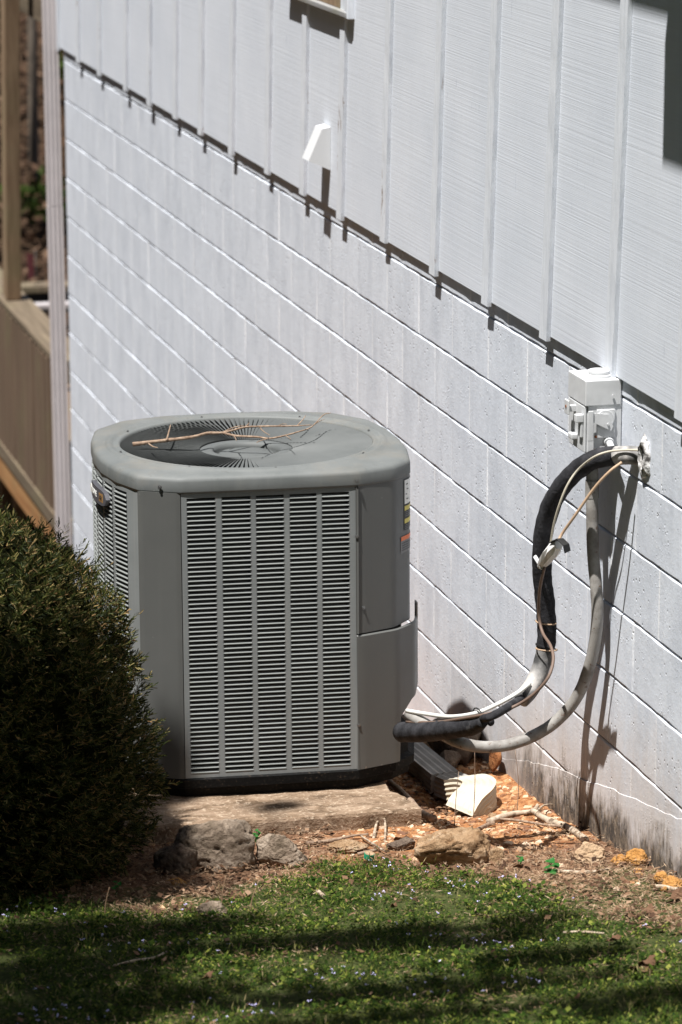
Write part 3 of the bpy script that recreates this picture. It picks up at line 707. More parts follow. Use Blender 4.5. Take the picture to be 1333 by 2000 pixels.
# badge on the left panel
def badge():
    # find arc parameter of badge from pixels
    best = min(np.linspace(0, LnL, 200), key=lambda s: abs(np.array(pix(acw(*fL(s), .80)))[0] - 217))
    s1_ = best; s0_ = s1_ - .235
    V = []; F = []; n = 14
    pm = Vector(fL((s0_ + s1_) / 2)); nm = nL((s0_ + s1_) / 2)
    zc_ = .806
    t = Vector((-nm.y, nm.x)); t = -t if (Vector(fL(s1_)) - Vector(fL(s0_))).dot(t) < 0 else t
    root = mesh('badge', *badge_geo(pm, nm, t, zc_), M['badge'], AC, label='dark nameplate with white lettering and a small gold box')
    return root, pm, nm, t, zc_
def badge_geo(pm, nm, t, zc_):
    V = []; F = []; n = 16; Lb = .112
    for i in range(n + 1):
        s = -Lb + 2 * Lb * i / n; tp = (abs(s) / Lb); hh = .022 * math.sqrt(max(0, 1 - tp ** 6)) + .002; d = .016 - .010 * tp ** 2
        for zz in (-hh, hh): V.append((pm.x + t.x * s + nm.x * d, pm.y + t.y * s + nm.y * d, zc_ + zz))
        for zz in (hh, -hh): V.append((pm.x + t.x * s + nm.x * (-.006 * tp * tp + .001 - .006), pm.y + t.y * s + nm.y * (-.006 * tp * tp - .005), zc_ + zz))
    for i in range(n):
        for j in range(4): a = i * 4 + j; b = i * 4 + (j + 1) % 4; F.append((a, a + 4, b + 4, b))
    F += [(0, 1, 2, 3), (n * 4 + 3, n * 4 + 2, n * 4 + 1, n * 4)]
    return V, F
def pix(P):
    d = np.array(P)[:3] - CAM; k = d @ FW; return 666.5 + 6900 * (d @ RX) / k, 1000 - 6900 * (d @ UP) / k
bd, pm, nm, tt, zb_ = badge()
def text(body, size, loc, xdir, zdir, mat, parent, name='lettering', depth=.0004):
    cu = bpy.data.curves.new(name, 'FONT'); cu.body = body; cu.size = size; cu.extrude = depth; cu.align_x = 'CENTER'; cu.align_y = 'CENTER'
    tmp = bpy.data.objects.new('tmp', cu); COL.objects.link(tmp); dg = bpy.context.evaluated_depsgraph_get(); me = bpy.data.meshes.new_from_object(tmp.evaluated_get(dg))
    bpy.data.objects.remove(tmp); x = Vector(xdir).normalized(); z = Vector(zdir).normalized(); n_ = x.cross(z).normalized() * 1
    R_ = Matrix((x, z, n_)).transposed().to_4x4(); me.transform(Matrix.Translation(Vector(loc)) @ R_); me.materials.clear(); me.materials.append(mat)
    return link(name, me, None, parent)
def bl(s, d): return (pm.x + tt.x * s + nm.x * d, pm.y + tt.y * s + nm.y * d, zb_)
xd = (tt.x, tt.y, 0)
if Vector((tt.x, tt.y, 0)).cross(Vector((0, 0, 1))).dot(Vector((nm.x, nm.y, 0))) < 0: xd = (-tt.x, -tt.y, 0)
sgn = 1 if xd[0] == tt.x else -1
text('TRANE', .026, bl(sgn * -.022, .0162), xd, (0, 0, 1), M['white'], bd)
mb = MB(); o_ = Vector(bl(sgn * -.083, .0118)); X_ = Vector(xd)
for i in range(16): pass
sweep([o_, o_ + Vector((nm.x, nm.y, 0)) * .0012], .014, 16, mb=mb); mb.build('emblem', M['white'], bd)
gb = MB(); c0 = Vector(bl(sgn * .066, .0135)); nv3 = Vector((nm.x, nm.y, 0)); V = [c0 + X_ * a * .020 + Vector((0, 0, b * .013)) + nv3 * c_ - nv3 * max(0, a) * .004 for c_ in (-.004, .001) for a, b in ((-1, -1), (1, -1), (1, 1), (-1, 1))]
gb.add(V, [(0, 1, 2, 3), (7, 6, 5, 4), (0, 4, 5, 1), (1, 5, 6, 2), (2, 6, 7, 3), (3, 7, 4, 0)]); gb.build('gold_box', M['gold'], bd)
text('XR', .020, c0 + nv3 * .0008, tuple(X_ - nv3 * .1), (0, 0, 1), M['ink'], bd)
# base pan
def prism(name, P, levels, mat, parent, smooth=False, **k):
    V = []; F = []; n = len(P)
    for d, z in levels: V += [(x, y, z) for x, y in offs(P, d)]
    for l_ in range(len(levels) - 1):
        for i in range(n): a = l_ * n + i; b = l_ * n + (i + 1) % n; F.append((a, b, b + n, a + n))
    F.append(tuple(range(n - 1, -1, -1))); F.append(tuple(range((len(levels) - 1) * n, len(levels) * n)))
    return mesh(name, V, F, mat, parent, smooth, **k)
BO = list(OUT); BO[5] = (.478, .27); BO[4] = (.452, .135)
prism('base_pan', BO, [(-.014, -.056), (-.006, -.03), (.004, -.026), (.006, .0), (-.004, .004), (-.013, .01), (-.014, .055)], M['base'], AC)

# ---- concrete pad under it
pad_pts = [(-.46, -.235), (-.30, -.232), (-.12, -.226), (.05, -.222), (.22, -.215), (.34, -.205), (.415, -.20), (.40, -.15), (.385, -.125), (.392, -.10), (.375, -.06), (.355, -.04), (.355, .0), (.36, .15), (.37, .3), (.38, .98), (-.52, .98), (-.56, .3), (-.50, -.02), (-.49, -.12)]
PD = empty('pad_origin', (0, 0, 0)); bpy.data.objects.remove(PD)
n = len(pad_pts); fine = []
for i in range(n):
    a = Vector(pad_pts[i]); b = Vector(pad_pts[(i + 1) % n]); m_ = max(1, int((b - a).length / .02))
    for j in range(m_): p = a + (b - a) * j / m_; fine.append((p.x + .004 * mnoise.noise(Vector((p.x * 25, p.y * 25, 1))), p.y + .004 * mnoise.noise(Vector((p.x * 25, p.y * 25, 9)))))
V = []; F = []; nf = len(fine); Rz = Matrix.Rotation(q['yaw'], 3, 'Z')
for sc_, z in ((1.0, -.14), (1.0, -.072), (.995, -.064), (.985, -.0605), (.6, -.0575)):
    for x, y in fine:
        p = Rz @ Vector((x * sc_, (y - .37) * sc_ + .37, z)); zz = .003 * mnoise.noise(Vector((x * 18, y * 18, z * 10))) if z > -.1 else 0
        V.append((p.x + q['x0'], p.y + q['y0'], p.z - 3.2 + zz))
for l_ in range(4):
    for i in range(nf): a = l_ * nf + i; b = l_ * nf + (i + 1) % nf; F.append((a, b, b + nf, a + nf))
F.append(tuple(range(4 * nf, 5 * nf)))
mesh('concrete_pad', V, F, M['pad'], None, label='worn brown concrete pad under the air conditioner, chipped at its right corner', cat='concrete pad')

# ---- twig lying on the lid
def z3(x, y): return (150 + .51 * x, 780 + .51 * y)
tw = empty('fallen_twig', (0, 0, 0), label='bare brown forked twig lying across the fan grille of the air conditioner', cat='twig')
def twp(pts, zz):
    out = []
    for i, (x, y) in enumerate(pts):
        px, py = z3(x, y); z = HP + .050 + (zz[i] if hasattr(zz, '__len__') else zz); l_ = aclocal(px, py, z); out.append(tuple(acw(*l_)))
    return out
tube('stem', twp([(215, 172), (290, 163), (360, 155), (440, 145), (500, 130), (560, 128), (600, 118), (650, 106), (730, 103), (830, 102), (900, 98)], [.012, .016, .02, .024, .026, .028, .030, .032, .034, .038, .045]), [.0062, .006, .0056, .005, .0046, .004, .0036, .0032, .0028, .0022, .0014], M['twig'], tw, 8, 5, .25)
tube('branch', twp([(560, 128), (610, 140), (690, 144), (740, 150), (800, 138), (850, 124), (900, 105), (945, 60), (975, 52)], [.028, .022, .02, .018, .022, .026, .03, .045, .05]), [.004, .0037, .0034, .003, .0028, .0024, .002, .0015, .001], M['twig'], tw, 8, 5, .25)
for pts, r in (([(345, 156), (352, 130), (360, 98)], .0022), ([(275, 168), (290, 180), (310, 185)], .0018), ([(645, 106), (655, 98), (662, 90)], .0018), ([(700, 105), (715, 122), (740, 138)], .0014),
               ([(845, 101), (865, 80), (877, 62)], .0014), ([(600, 138), (608, 148), (612, 158)], .0013), ([(735, 150), (700, 160), (690, 166)], .0013), ([(800, 138), (812, 146), (820, 152)], .001),
               ([(905, 100), (930, 84), (950, 76)], .001), ([(565, 124), (600, 108), (640, 100)], .0014), ([(770, 102), (790, 94), (806, 96)], .001)):
    tube('side_shoot', twp(pts, [.024, .03, .036]), [r * 1.4, r * 1.2, r * .8], M['twig'], tw, 6, 4, .3)

# ================================================================== DISCONNECT BOX
bx = empty('disconnect_box', (0, 0, 0), label='white painted electrical disconnect box with hasp and side lever on the block wall', cat='switch box')
yN = 9.05; zTp, zBt = -1.895, -2.098; D_ = .1; WL = .15
def BB(name, a, b, bev=.002, mat='box', par=None, **k): return box(name, a, b, M[mat], par or bx, bev, **k)
BB('body', (-D_, yN, zBt), (-.0005, yN + WL, zTp), .004)
BB('cover', (-D_ - .008, yN - .0035, zTp - .068), (-.004, yN + WL + .003, zTp + .004), .003)
BB('door', (-D_ - .0075, yN + .004, zBt + .004), (-D_ - .0003, yN + WL - .003, zTp - .07), .003)
BB('side_plate', (-D_ + .025, yN - .006, zBt + .045), (-.022, yN - .0002, zTp - .078), .002)
mb = MB(); cyl(mb, (-.052, yN - .0062, zBt + .098), (0, -1, 0), .026, .004, 28); mb.build('lever_disc', M['box'], bx, .001)
mb = MB(); mb.add([(-.088, yN - .0105, zBt + .092), (-.036, yN - .0105, zBt + .066), (-.030, yN - .0105, zBt + .078), (-.044, yN - .0105, zBt + .112), (-.088, yN - .0105, zBt + .118),
                   (-.088, yN - .014, zBt + .092), (-.036, yN - .014, zBt + .066), (-.030, yN - .014, zBt + .078), (-.044, yN - .014, zBt + .112), (-.088, yN - .014, zBt + .118)],
                  [(4, 3, 2, 1, 0), (5, 6, 7, 8, 9), (0, 1, 6, 5), (1, 2, 7, 6), (2, 3, 8, 7), (3, 4, 9, 8), (4, 0, 5, 9)]); mb.build('lever', M['box'], bx)
BB('handle', (-D_ - .004, yN - .018, zBt + .040), (-D_ + .012, yN - .0145, zBt + .125), .002)
BB('hasp', (-D_ - .030, yN + .010, zBt + .088), (-D_ - .008, yN + .030, zBt + .110), .002)
BB('hasp_arm', (-D_ - .016, yN + .012, zBt + .045), (-D_ - .008, yN + .035, zBt + .0875), .002)
BB('lock_tab', (-D_ - .034, yN + .072, zBt + .098), (-D_ - .028, yN + .105, zBt + .138), .002)
BB('lock_stem', (-D_ - .028, yN + .080, zBt + .105), (-D_ - .007, yN + .096, zBt + .122), .001)
mb = MB(); cyl(mb, (-D_ - .034, yN + .088, zBt + .119), (-1, 0, 0), .005, .0015, 12); mb.build('rust_spot', M['rust'], bx)
BB('latch', (-D_ - .026, yN + .060, zBt + .030), (-D_ - .008, yN + .095, zBt + .046), .003)
mb = MB(); cyl(mb, (-.050, yN + .055, zTp + .0035), (0, 0, 1), .037, .008, 28); cyl(mb, (-.050, yN + .055, zTp + .0118), (0, 0, 1), .031, .010, 28); mb.build('hub', M['box'], bx, .002)
for x_, z_ in ((-.045, zBt + .085), (-.078, zBt + .050), (-.080, zBt + .012), (-.03, zTp - .04)): 
    mb = MB(); cyl(mb, (x_, yN - .014 if z_ == zBt + .085 else yN - .0062, z_), (0, -1, 0), .0035, .003, 8); mb.build('rivet', M['rust'] if z_ < zBt + .06 else M['box'], bx)
mb = MB(); cyl(mb, (-.038, yN - .0002, zBt + .033), (-.15, -1, -.25), .014, .010, 20); cyl(mb, Vector((-.038, yN - .008, zBt + .031)), (-.1, -1, -.35), .0095, .05, 16); mb.build('cable_gland', M['box'], bx, .001)

# ================================================================== PIPES AND CABLES
cn = empty('conduit', (0, 0, 0), label='weathered grey conduit dropping from the disconnect box and curving to the air conditioner', cat='conduit')
cp = [(1157, 892, -.055), (1157, 940, -.055), (1157, 1000, -.055), (1159, 1080, -.052), (1165, 1150, -.047), (1167, 1210, -.044), (1155, 1290, -.05), (1125, 1365, -.078), (1075, 1418, -.14), (1010, 1450, -.235), (950, 1459, -.33), (895, 1449, -.41), (850, 1425, -.44), (800, 1395, -.47)]
tube('pipe', [atX(*c) for c in cp], .0172, M['conduit'], cn, 16, 8, .04)
a = Vector(atX(1157, 886, -.055)); mb = MB(); cyl(mb, a, (0, 0, -1), .022, .022, 16); mb.build('fitting', M['box'], cn, .002)
a = Vector(atX(1157, 958, -.055)); mb = MB(); cyl(mb, a + Vector((0, 0, .03)), (0, 0, -1), .0195, .05, 16); mb.build('coupling', M['conduit'], cn, .001)

ln = empty('refrigerant_line', (0, 0, 0), label='thick black insulated refrigerant line looping from the wall hole to the air conditioner', cat='pipe')
lp = [(1262, 891, .02), (1225, 889, -.024), (1185, 892, -.066), (1150, 903, -.105), (1115, 930, -.143), (1085, 970, -.17), (1066, 1020, -.182), (1059, 1075, -.182), (1060, 1130, -.172), (1066, 1190, -.158), (1068, 1245, -.152), (1058, 1300, -.168), (1032, 1352, -.215), (995, 1385, -.285)]
def dp(py, k=.013): return float(np.interp(py, [889, 892, 903, 930, 970, 1020, 1075, 1130, 1190, 1245, 1300, 1352, 1385, 1400], [-.024, -.066, -.105, -.143, -.17, -.182, -.182, -.172, -.158, -.152, -.168, -.215, -.285, -.34])) - k
PP = smoothpath([atX(*c) for c in lp], 8)
i1, i2 = 13, 84
sweep(PP[:i1 + 1], .026, 16, rough=.04).build('wall_sleeve', M['taped'], ln, smooth=True, label='grey taped stub of pipe in the wall hole')
sweep(PP[i1 - 1:i2], .0275, 18, rough=.10).build('insulation', M['foam'], ln, smooth=True)
sweep(PP[i2 - 1:100], .0255, 16, rough=.05).build('taped_section', M['taped'], ln, smooth=True, label='grey taped stretch at the bottom of the loop')
tube('copper_tail', [PP[98], atX(965, 1397, -.385), atX(930, 1405, -.40), atX(860, 1416, -.44), atX(790, 1420, -.47)], .012, M['foam'], ln, 12, 6)
tube('lower_insulation', [atX(944, 1410, -.40), atX(925, 1418, -.405), atX(880, 1424, -.43), atX(830, 1429, -.455), atX(786, 1430, -.48)], [.015, .026, .029, .030, .0305], M['foam'], ln, 18, 8, .05, label='fat loose sleeve of black foam beside the air conditioner')
tube('foam_end', [atX(942, 1400, -.385), atX(960, 1411, -.375)], .011, M['foam'], ln, 10, 3, .1)
def tie(px, py, X, r, axis_p):
    c = Vector(atX(px, py, X)); ax = Vector(axis_p).normalized(); s = ax.orthogonal().normalized(); u = ax.cross(s)
    return [c + s * r * math.cos(t) + u * r * math.sin(t) for t in np.linspace(0, 2 * math.pi, 20)]
for px, py, X, r, ax in ((860, 1425, -.44, .027, (1, -.1, .05)), (935, 1400, -.395, .026, (1, .3, .2)), (1068, 1268, -.158, .030, (.1, .1, 1)), (1067, 1215, -.156, .029, (.1, 0, 1))):
    tube('cable_tie', tie(px, py, X, r, ax), .0022, M['tie'] if py > 1300 else M['cable_tan'], ln, 6, 0)
c = Vector(atX(1047, 1258, -.168)); tube('tie_tail', [c, c + Vector((.03, 0, -.004))], .004, M['tie'], ln, 6, 0)

cw_ = empty('control_cable', (0, 0, 0), label='thin beige cable running along the black pipe from the wall hole', cat='cable')
tube('wire', [atX(*c) for c in [(1258, 880, 0), (1225, 879, -.034), (1190, 882, -.075), (1160, 893, -.112)] + [(x, y, dp(y)) for x, y in ((1130, 917), (1110, 945), (1095, 980), (1083, 1020), (1076, 1060), (1073, 1090))]], .0032, M['cable_beige'], cw_, 8)
wt = empty('bare_wire', (0, 0, 0), label='tan wire slanting from the wall hole down to the taped splice', cat='wire')
tube('wire', [atX(*c) for c in [(1215, 903, -.05), (1190, 922, -.085), (1160, 955, -.12), (1125, 1005, -.16), (1100, 1040, -.185), (1090, 1058, -.20)]], .0042, M['cable_tan'], wt, 8)
sp = empty('taped_splice', (0, 0, 0), label='splice wrapped in crumpled white tape with a black flap on the pipe', cat='splice')
P0 = Vector(atX(1092, 1062, -.203)); P1 = Vector(atX(1056, 1106, -.206))
sweep([P0, P0.lerp(P1, .25), P0.lerp(P1, .5), P0.lerp(P1, .75), P1], [.013, .021, .019, .017, .010], 9, rough=.35).build('tape_wrap', M['tape'], sp)
sweep([Vector(atX(1046, 1088, -.208)), Vector(atX(1058, 1108, -.211))], .006, 7, rough=.3).build('tape_end', M['hood'], sp)
fl_ = sweep([Vector(atX(1078, 1060, -.212)), Vector(atX(1094, 1052, -.209)), Vector(atX(1106, 1064, -.202)), Vector(atX(1109, 1078, -.196))], 1, prof=[(-.010, -.001), (.010, -.001), (.010, .001), (-.010, .001)]).build('black_flap', M['tie'], sp)
bw = empty('thermostat_wire', (0, 0, 0), label='thin brown wire wandering down the black pipe to the air conditioner', cat='wire')
tube('wire', [atX(*c) for c in [(x, y, dp(y, .030)) for x, y in ((1064, 1108), (1055, 1150), (1053, 1200), (1060, 1235), (1076, 1262), (1081, 1290), (1070, 1325), (1040, 1358), (1000, 1382))] + [(950, 1395, -.395), (900, 1404, -.43), (850, 1411, -.45), (795, 1410, -.48)]], .0046, M['cable_brown'], bw, 8)
wc = empty('white_cable', (0, 0, 0), label='white cable arching low from the air conditioner to the bottom of the pipe loop', cat='cable')
tube('wire', [atX(*c) for c in [(795, 1388, -.48), (830, 1394, -.455), (880, 1400, -.43), (930, 1393, -.40), (975, 1374, -.325), (1010, 1354, -.265), (1035, 1335, -.215)]], .0062, M['cable_white'], wc, 8)

# ================================================================== ROCKS
def rock(px0, px1, pytop, pybot, mat, label, seed=0, depth=1.0, planes=9, group=None, cat='stone', rotz=None, sink=.25, sharp=.8):
    """a stone standing on the ground where its foot shows in the photo"""
    r = random.Random(seed); ft = G((px0 + px1) / 2, pybot); s = np.linalg.norm(ft - CAM) / 6900
    wd = (px1 - px0) * s / 2; h = (pybot - pytop) * s
    dp = wd * depth; hh = max(.01, (h - dp * 2 * .25 * .6) / .97)
    bm = bmesh.new(); bmesh.ops.create_icosphere(bm, subdivisions=5, radius=1)
    pls = []
    for _ in range(planes):
        v = Vector((r.gauss(0, 1), r.gauss(0, 1), r.gauss(0, .8))).normalized(); pls.append((v, r.uniform(.55, .82)))
    for v in bm.verts:
        p = v.co.copy()
        for nv, d in pls:
            k = p.dot(nv)
            if k > d: p -= nv * (k - d) * sharp
        rg = abs(mnoise.noise(p * 2.3 + Vector((seed, 7, 0))))
        p *= 1 + .10 * mnoise.noise(p * 2 + Vector((seed, 0, 0))) + .06 * mnoise.noise(p * 6 + Vector((seed, 3, 0))) + .035 * mnoise.noise(p * 15 + Vector((seed, 3, 5))) - .16 * max(0, .09 - rg) / .09
        v.co = p
    xs_ = [v.co.x for v in bm.verts]; ys_ = [v.co.y for v in bm.verts]; zs_ = [v.co.z for v in bm.verts]
    sx = 2 * wd / (max(xs_) - min(xs_)); sy = 2 * dp / (max(ys_) - min(ys_)); tot = hh * (1 + sink); sz = tot / (max(zs_) - min(zs_))
    for v in bm.verts: v.co = Vector(((v.co.x - (max(xs_) + min(xs_)) / 2) * sx, (v.co.y - (max(ys_) + min(ys_)) / 2) * sy, (v.co.z - min(zs_)) * sz - hh * sink))
    me = bpy.data.meshes.new('stone'); bm.to_mesh(me); bm.free()
    o = link('stone', me, M[mat], None, True, label=label, cat=cat, group=group); o.location = (ft[0], ft[1] + dp * .9, hgt(ft[0], ft[1] + dp * .9))
    o.rotation_euler = (0, 0, rotz if rotz is not None else -.24)
    return o
rock(340, 510, 1590, 1706, 'rock_grey', 'large pale grey boulder half in shade at the front of the concrete pad', 3, .5, 8)
rock(505, 606, 1622, 1698, 'rock_grey', 'upright grey stone with a dark crack in front of the pad', 12, .45, 7)
rock(815, 968, 1612, 1700, 'rock_tan', 'largest tan rock at the right front corner of the pad', 21, .5, 11)
rock(955, 990, 1652, 1692, 'rock_tan', 'small upright tan shard at the right end of the largest tan rock', 33, .5, 6)
rock(1127, 1188, 1640, 1690, 'rock_pale', 'squarish pale tan block beside the end of the fallen branch', 44, .7, 5, sharp=1)
rock(1195, 1228, 1666, 1690, 'rock_orange', 'small orange stone against the stained wall foot', 51, .8)
rock(1223, 1273, 1654, 1692, 'rock_orange', 'larger rounded orange stone against the stained wall foot', 52, .8)
rock(1280, 1312, 1702, 1728, 'rock_orange', 'flat orange stone near the right end of the wall foot', 53, .9)
rock(1296, 1345, 1708, 1742, 'rock_orange', 'bright orange stone at the right edge of the picture', 54, .9)
rock(1240, 1262, 1694, 1712, 'rock_orange', 'tiny orange stone amid the brown litter near the wall', 55, .9)
rock(644, 728, 1638, 1668, 'rock_tan', 'low flat tan stone buried under twigs before the pad', 61, .6)
rock(305, 398, 1640, 1712, 'rock_dark', 'dark stone in the deep shade left of the boulder', 71, .6)
rock(325, 370, 1712, 1732, 'rock_orange', 'small brown stone lying in the shade of the bush', 72, .7)
rock(268, 296, 1736, 1752, 'rock_tan', 'small round stone below the bush in shade', 73, .8)
rock(385, 450, 1758, 1790, 'rock_grey', 'flat grey stone sunk in the edge of the grass', 74, .5)
rock(758, 815, 1634, 1662, 'rock_dark', 'low brown stone at the pad front beside the largest tan rock', 75, .5)
def rock3(P, s, mat, label, seed, rz=0):
    r = random.Random(seed); bm = bmesh.new(); bmesh.ops.create_icosphere(bm, subdivisions=4, radius=1)
    pls = [(Vector((r.gauss(0, 1), r.gauss(0, 1), r.gauss(0, 1))).normalized(), r.uniform(.5, .8)) for _ in range(9)]
    for v in bm.verts:
        p = v.co.copy()
        for nv, d in pls:
            k = p.dot(nv)
            if k > d: p -= nv * (k - d) * .85
        p *= 1 + .05 * mnoise.noise(p * 3 + Vector((seed, 0, 0))); v.co = Vector((p.x * s[0], p.y * s[1], p.z * s[2]))
    me = bpy.data.meshes.new('stone'); bm.to_mesh(me); bm.free(); o = link('stone', me, M[mat], None, True, label=label, cat='stone'); o.location = P; o.rotation_euler = (0, 0, rz); return o
def gp(px, py, up=0): p = G(px, py); return (p[0], p[1], p[2] + up)
rock3(tuple(atX(842, 1478, -.13)), (.10, .12, .075), 'rock_tan', 'orange tan rock in the sun behind the pipes', 81)
rock3((-.09, 10.38, -3.33), (.10, .12, .10), 'rock_dark', 'dark stone against the wall under the curved conduit', 82)
rock3((-.16, 10.22, -3.34), (.05, .05, .05), 'rock_dark', 'small dark stone in front of the stone under the conduit', 83)
rock3((-.16, 10.62, -3.40), (.09, .10, .12), 'rock_dark', 'dark lump behind the stone under the conduit', 84)
rock3(gp(965, 1596, .0), (.018, .02, .015), 'rock_tan', 'small pinkish stone beside the fallen branch', 85)

# ================================================================== GROUND DOWNSPOUT
gd = empty('drain_pipe', (0, 0, 0), label='dirty white ribbed downspout pipe, greyed by shade, lying on the soil beside the air conditioner', cat='downspout')
def wp(px, py, Y): return Vector(atY(px, py, Y))
A, B, Cc = wp(795, 1468, 10.38), wp(868, 1528, 10.06), wp(902, 1542, 9.99)
sweep([A, B], 1, prof=rect_prof(.046, .033, 4)).build('pipe', M['spout_grey'], gd)
sweep([B, Cc], 1, prof=rect_prof(.0445, .0315, 4)).build('bent_end', M['spout_grey'], gd)
el_ = empty('downspout_elbow', (0, 0, 0), label='cream white ribbed downspout elbow lying open end down in the sun', cat='downspout elbow')
EP = [wp(898, 1543, 9.97), wp(922, 1541, 9.90), wp(937, 1549, 9.84), wp(932, 1562, 9.78), wp(917, 1576, 9.74), wp(908, 1592, 9.73)]
o = sweep(smoothpath(EP, 4), 1, prof=rect_prof(.050, .0375, 5), mb=MB())
o.F = o.F[:-2]; ob = o.build('elbow', M['spout_white'], el_, smooth=False); ob.modifiers.new('t', 'SOLIDIFY').thickness = .002
box('wood_scrap', (0, 0, 0), (.001, .001, .001), M['dark']); bpy.data.objects.remove(bpy.data.objects['wood_scrap'])

# ================================================================== STICKS AND SMALL THINGS
def stick(pts, r, label, mat='bark', cat='stick', up=.012, name='fallen_stick', rough=.3):
    P = [gp(x, y, up) if len(t) == 0 else gp(x, y, t[0]) for x, y, *t in pts]
    return tube(name, P, r, M[mat], None, 8, 6, rough, label=label, cat=cat)
stick([(955, 1612), (1000, 1598), (1040, 1592), (1052, 1590, .03)], [.010, .009, .008, .005], 'pale fallen branch piece left of the forked branch on orange soil', 'bark')
o = stick([(1040, 1602, .03), (1075, 1612), (1110, 1625), (1145, 1648)], [.009, .011, .012, .010], 'thick barked fallen branch running to the tan block', 'bark')
tube('side_branch', [gp(1048, 1604, .03), gp(1062, 1592, .03), gp(1082, 1583, .02)], [.004, .003, .002], M['bark'], o, 6, 5)
stick([(960, 1606), (1010, 1610), (1060, 1618), (1100, 1622)], .004, 'thin dark twig under the pale branch', 'twig')
stick([(925, 1632), (950, 1620), (965, 1615)], [.006, .007, .006], 'short dark stick between the rock and the elbow', 'twig')
stick([(762, 1545, .03), (800, 1580, .03), (820, 1598, .02), (848, 1612, .02)], [.009, .010, .011, .011], 'brown stick leaning along the pad corner behind the tan rock', 'twig')
stick([(1085, 1708), (1120, 1712), (1150, 1712), (1195, 1704)], [.005, .006, .005, .003], 'pale stick on the brown litter right of the green plant')
stick([(1278, 1740), (1305, 1742), (1340, 1752)], [.006, .006, .007], 'grey stick near the right edge below the orange stones')
stick([(620, 1748), (634, 1760)], .006, 'short pale wood chip in the grass before the pad')
stick([(220, 1895), (260, 1886), (300, 1880), (326, 1868)], [.002, .004, .004, .003], 'thin grey stick lying in the dark grass at lower left')
stick([(1100, 1830), (1135, 1829), (1180, 1832)], [.003, .004, .003], 'thin white stick lying in the grass at right')
stick([(600, 1655), (640, 1651), (690, 1640), (720, 1637)], [.007, .006, .004, .003], 'brown twig lying against the foot of the pad', 'twig')
stick([(705, 1640), (735, 1660), (755, 1672)], [.003, .004, .003], 'dry stalk pointing at the green cap', 'bark')
stick([(730, 1640, .0), (735, 1622, .015), (747, 1612, .03), (753, 1625, .02), (752, 1645, 0)], [.005, .004, .004, .0035, .003], 'bent pale vine standing up against the pad front', 'bark')
stick([(700, 1676), (735, 1668)], .005, 'short dark twig above the green cap', 'twig')
for i, (px, py, h) in enumerate(((1010, 1590, .20), (925, 1600, .22), (888, 1615, .17), (995, 1430, .22))):
    b = gp(px, py); tube('weed_stalk', [b, (b[0] + .004, b[1], b[2] + h * .5), (b[0] - .008 + .01 * i, b[1], b[2] + h)], [.0014, .0012, .0008], M['twig'], None, 6, 5,
        label=['thin dead weed stem over the orange soil left of the pipe shadow', 'thin dead weed stem before the cream elbow', 'dead stem left of the elbow with a dark seed head', 'tall hair thin stem against the wall under the loop'][i], cat='weed stalk')
for i, (px, py, h) in enumerate(((432, 1782, .10), (490, 1778, .06), (205, 1790, .08))):
    b = gp(px, py); tube('dry_weed', [b, (b[0] + .004, b[1], b[2] + h * .5), (b[0] + .014, b[1], b[2] + h)], [.0018, .0015, .0012], M['straw'], None, 6, 5,
        label=['tall pale dry stalk at the grass edge below the boulder', 'short forked dry stalk in the grass', 'pale dry stalk in front of the bush'][i], cat='dry stalk')
# green bottle cap
p = gp(721, 1684, .012); cap = empty('bottle_cap', p, label='green plastic bottle cap lying in the weeds before the pad', cat='bottle cap')
mb = MB(); sweep([(0, 0, 0), (0, 0, .015)], .0145, prof=[(math.cos(2 * math.pi * i / 48) * (1 + .04 * (i % 2)), math.sin(2 * math.pi * i / 48) * (1 + .04 * (i % 2))) for i in range(48)], mb=mb)
mb.build('side', M['green_cap'], cap); mb = MB(); cyl(mb, (0, 0, .015), (0, 0, 1), .0135, .0012, 32); mb.build('top', M['rock_pale'], cap); cap.rotation_euler = (.15, .1, 0)
# broad leaved seedlings
def seedling(px, py, n, s, label):
    b = Vector(gp(px, py)); root = empty('green_seedling', b, label=label, cat='plant')
    for k in range(n):
        a = random.uniform(0, 6.28); h = random.uniform(.015, .045); r = random.uniform(.3, 1) * s * 1.6; c0 = Vector((r * math.cos(a), r * math.sin(a), h))
        tube('stem', [(0, 0, 0), tuple(c0 * .5 + Vector((0, 0, .005))), tuple(c0)], .0008, M['clover'], root, 5, 3)
        V = [c0]; m_ = 9; t_ = Vector((random.uniform(-.4, .4), random.uniform(-.5, .1), 1)).normalized(); e1 = t_.orthogonal().normalized(); e2 = t_.cross(e1)
        for j in range(m_): an = 2 * math.pi * j / m_; rr = s * (.8 + .2 * math.cos(3 * an)); V.append(c0 + e1 * rr * math.cos(an) + e2 * rr * math.sin(an) + t_ * .003)
        mesh('leaf', V, [(0, 1 + j, 1 + (j + 1) % m_) for j in range(m_)], M['clover'], root, True)
seedling(1075, 1716, 11, .013, 'dark green broad leaved seedling on the brown litter')
seedling(1014, 1704, 6, .008, 'small green seedling left of the dark green one')
seedling(500, 1650, 9, .007, 'green seedling in the gap between the two grey stones')
seedling(228, 1752, 5, .008, 'small pale clover sprig before the bush')

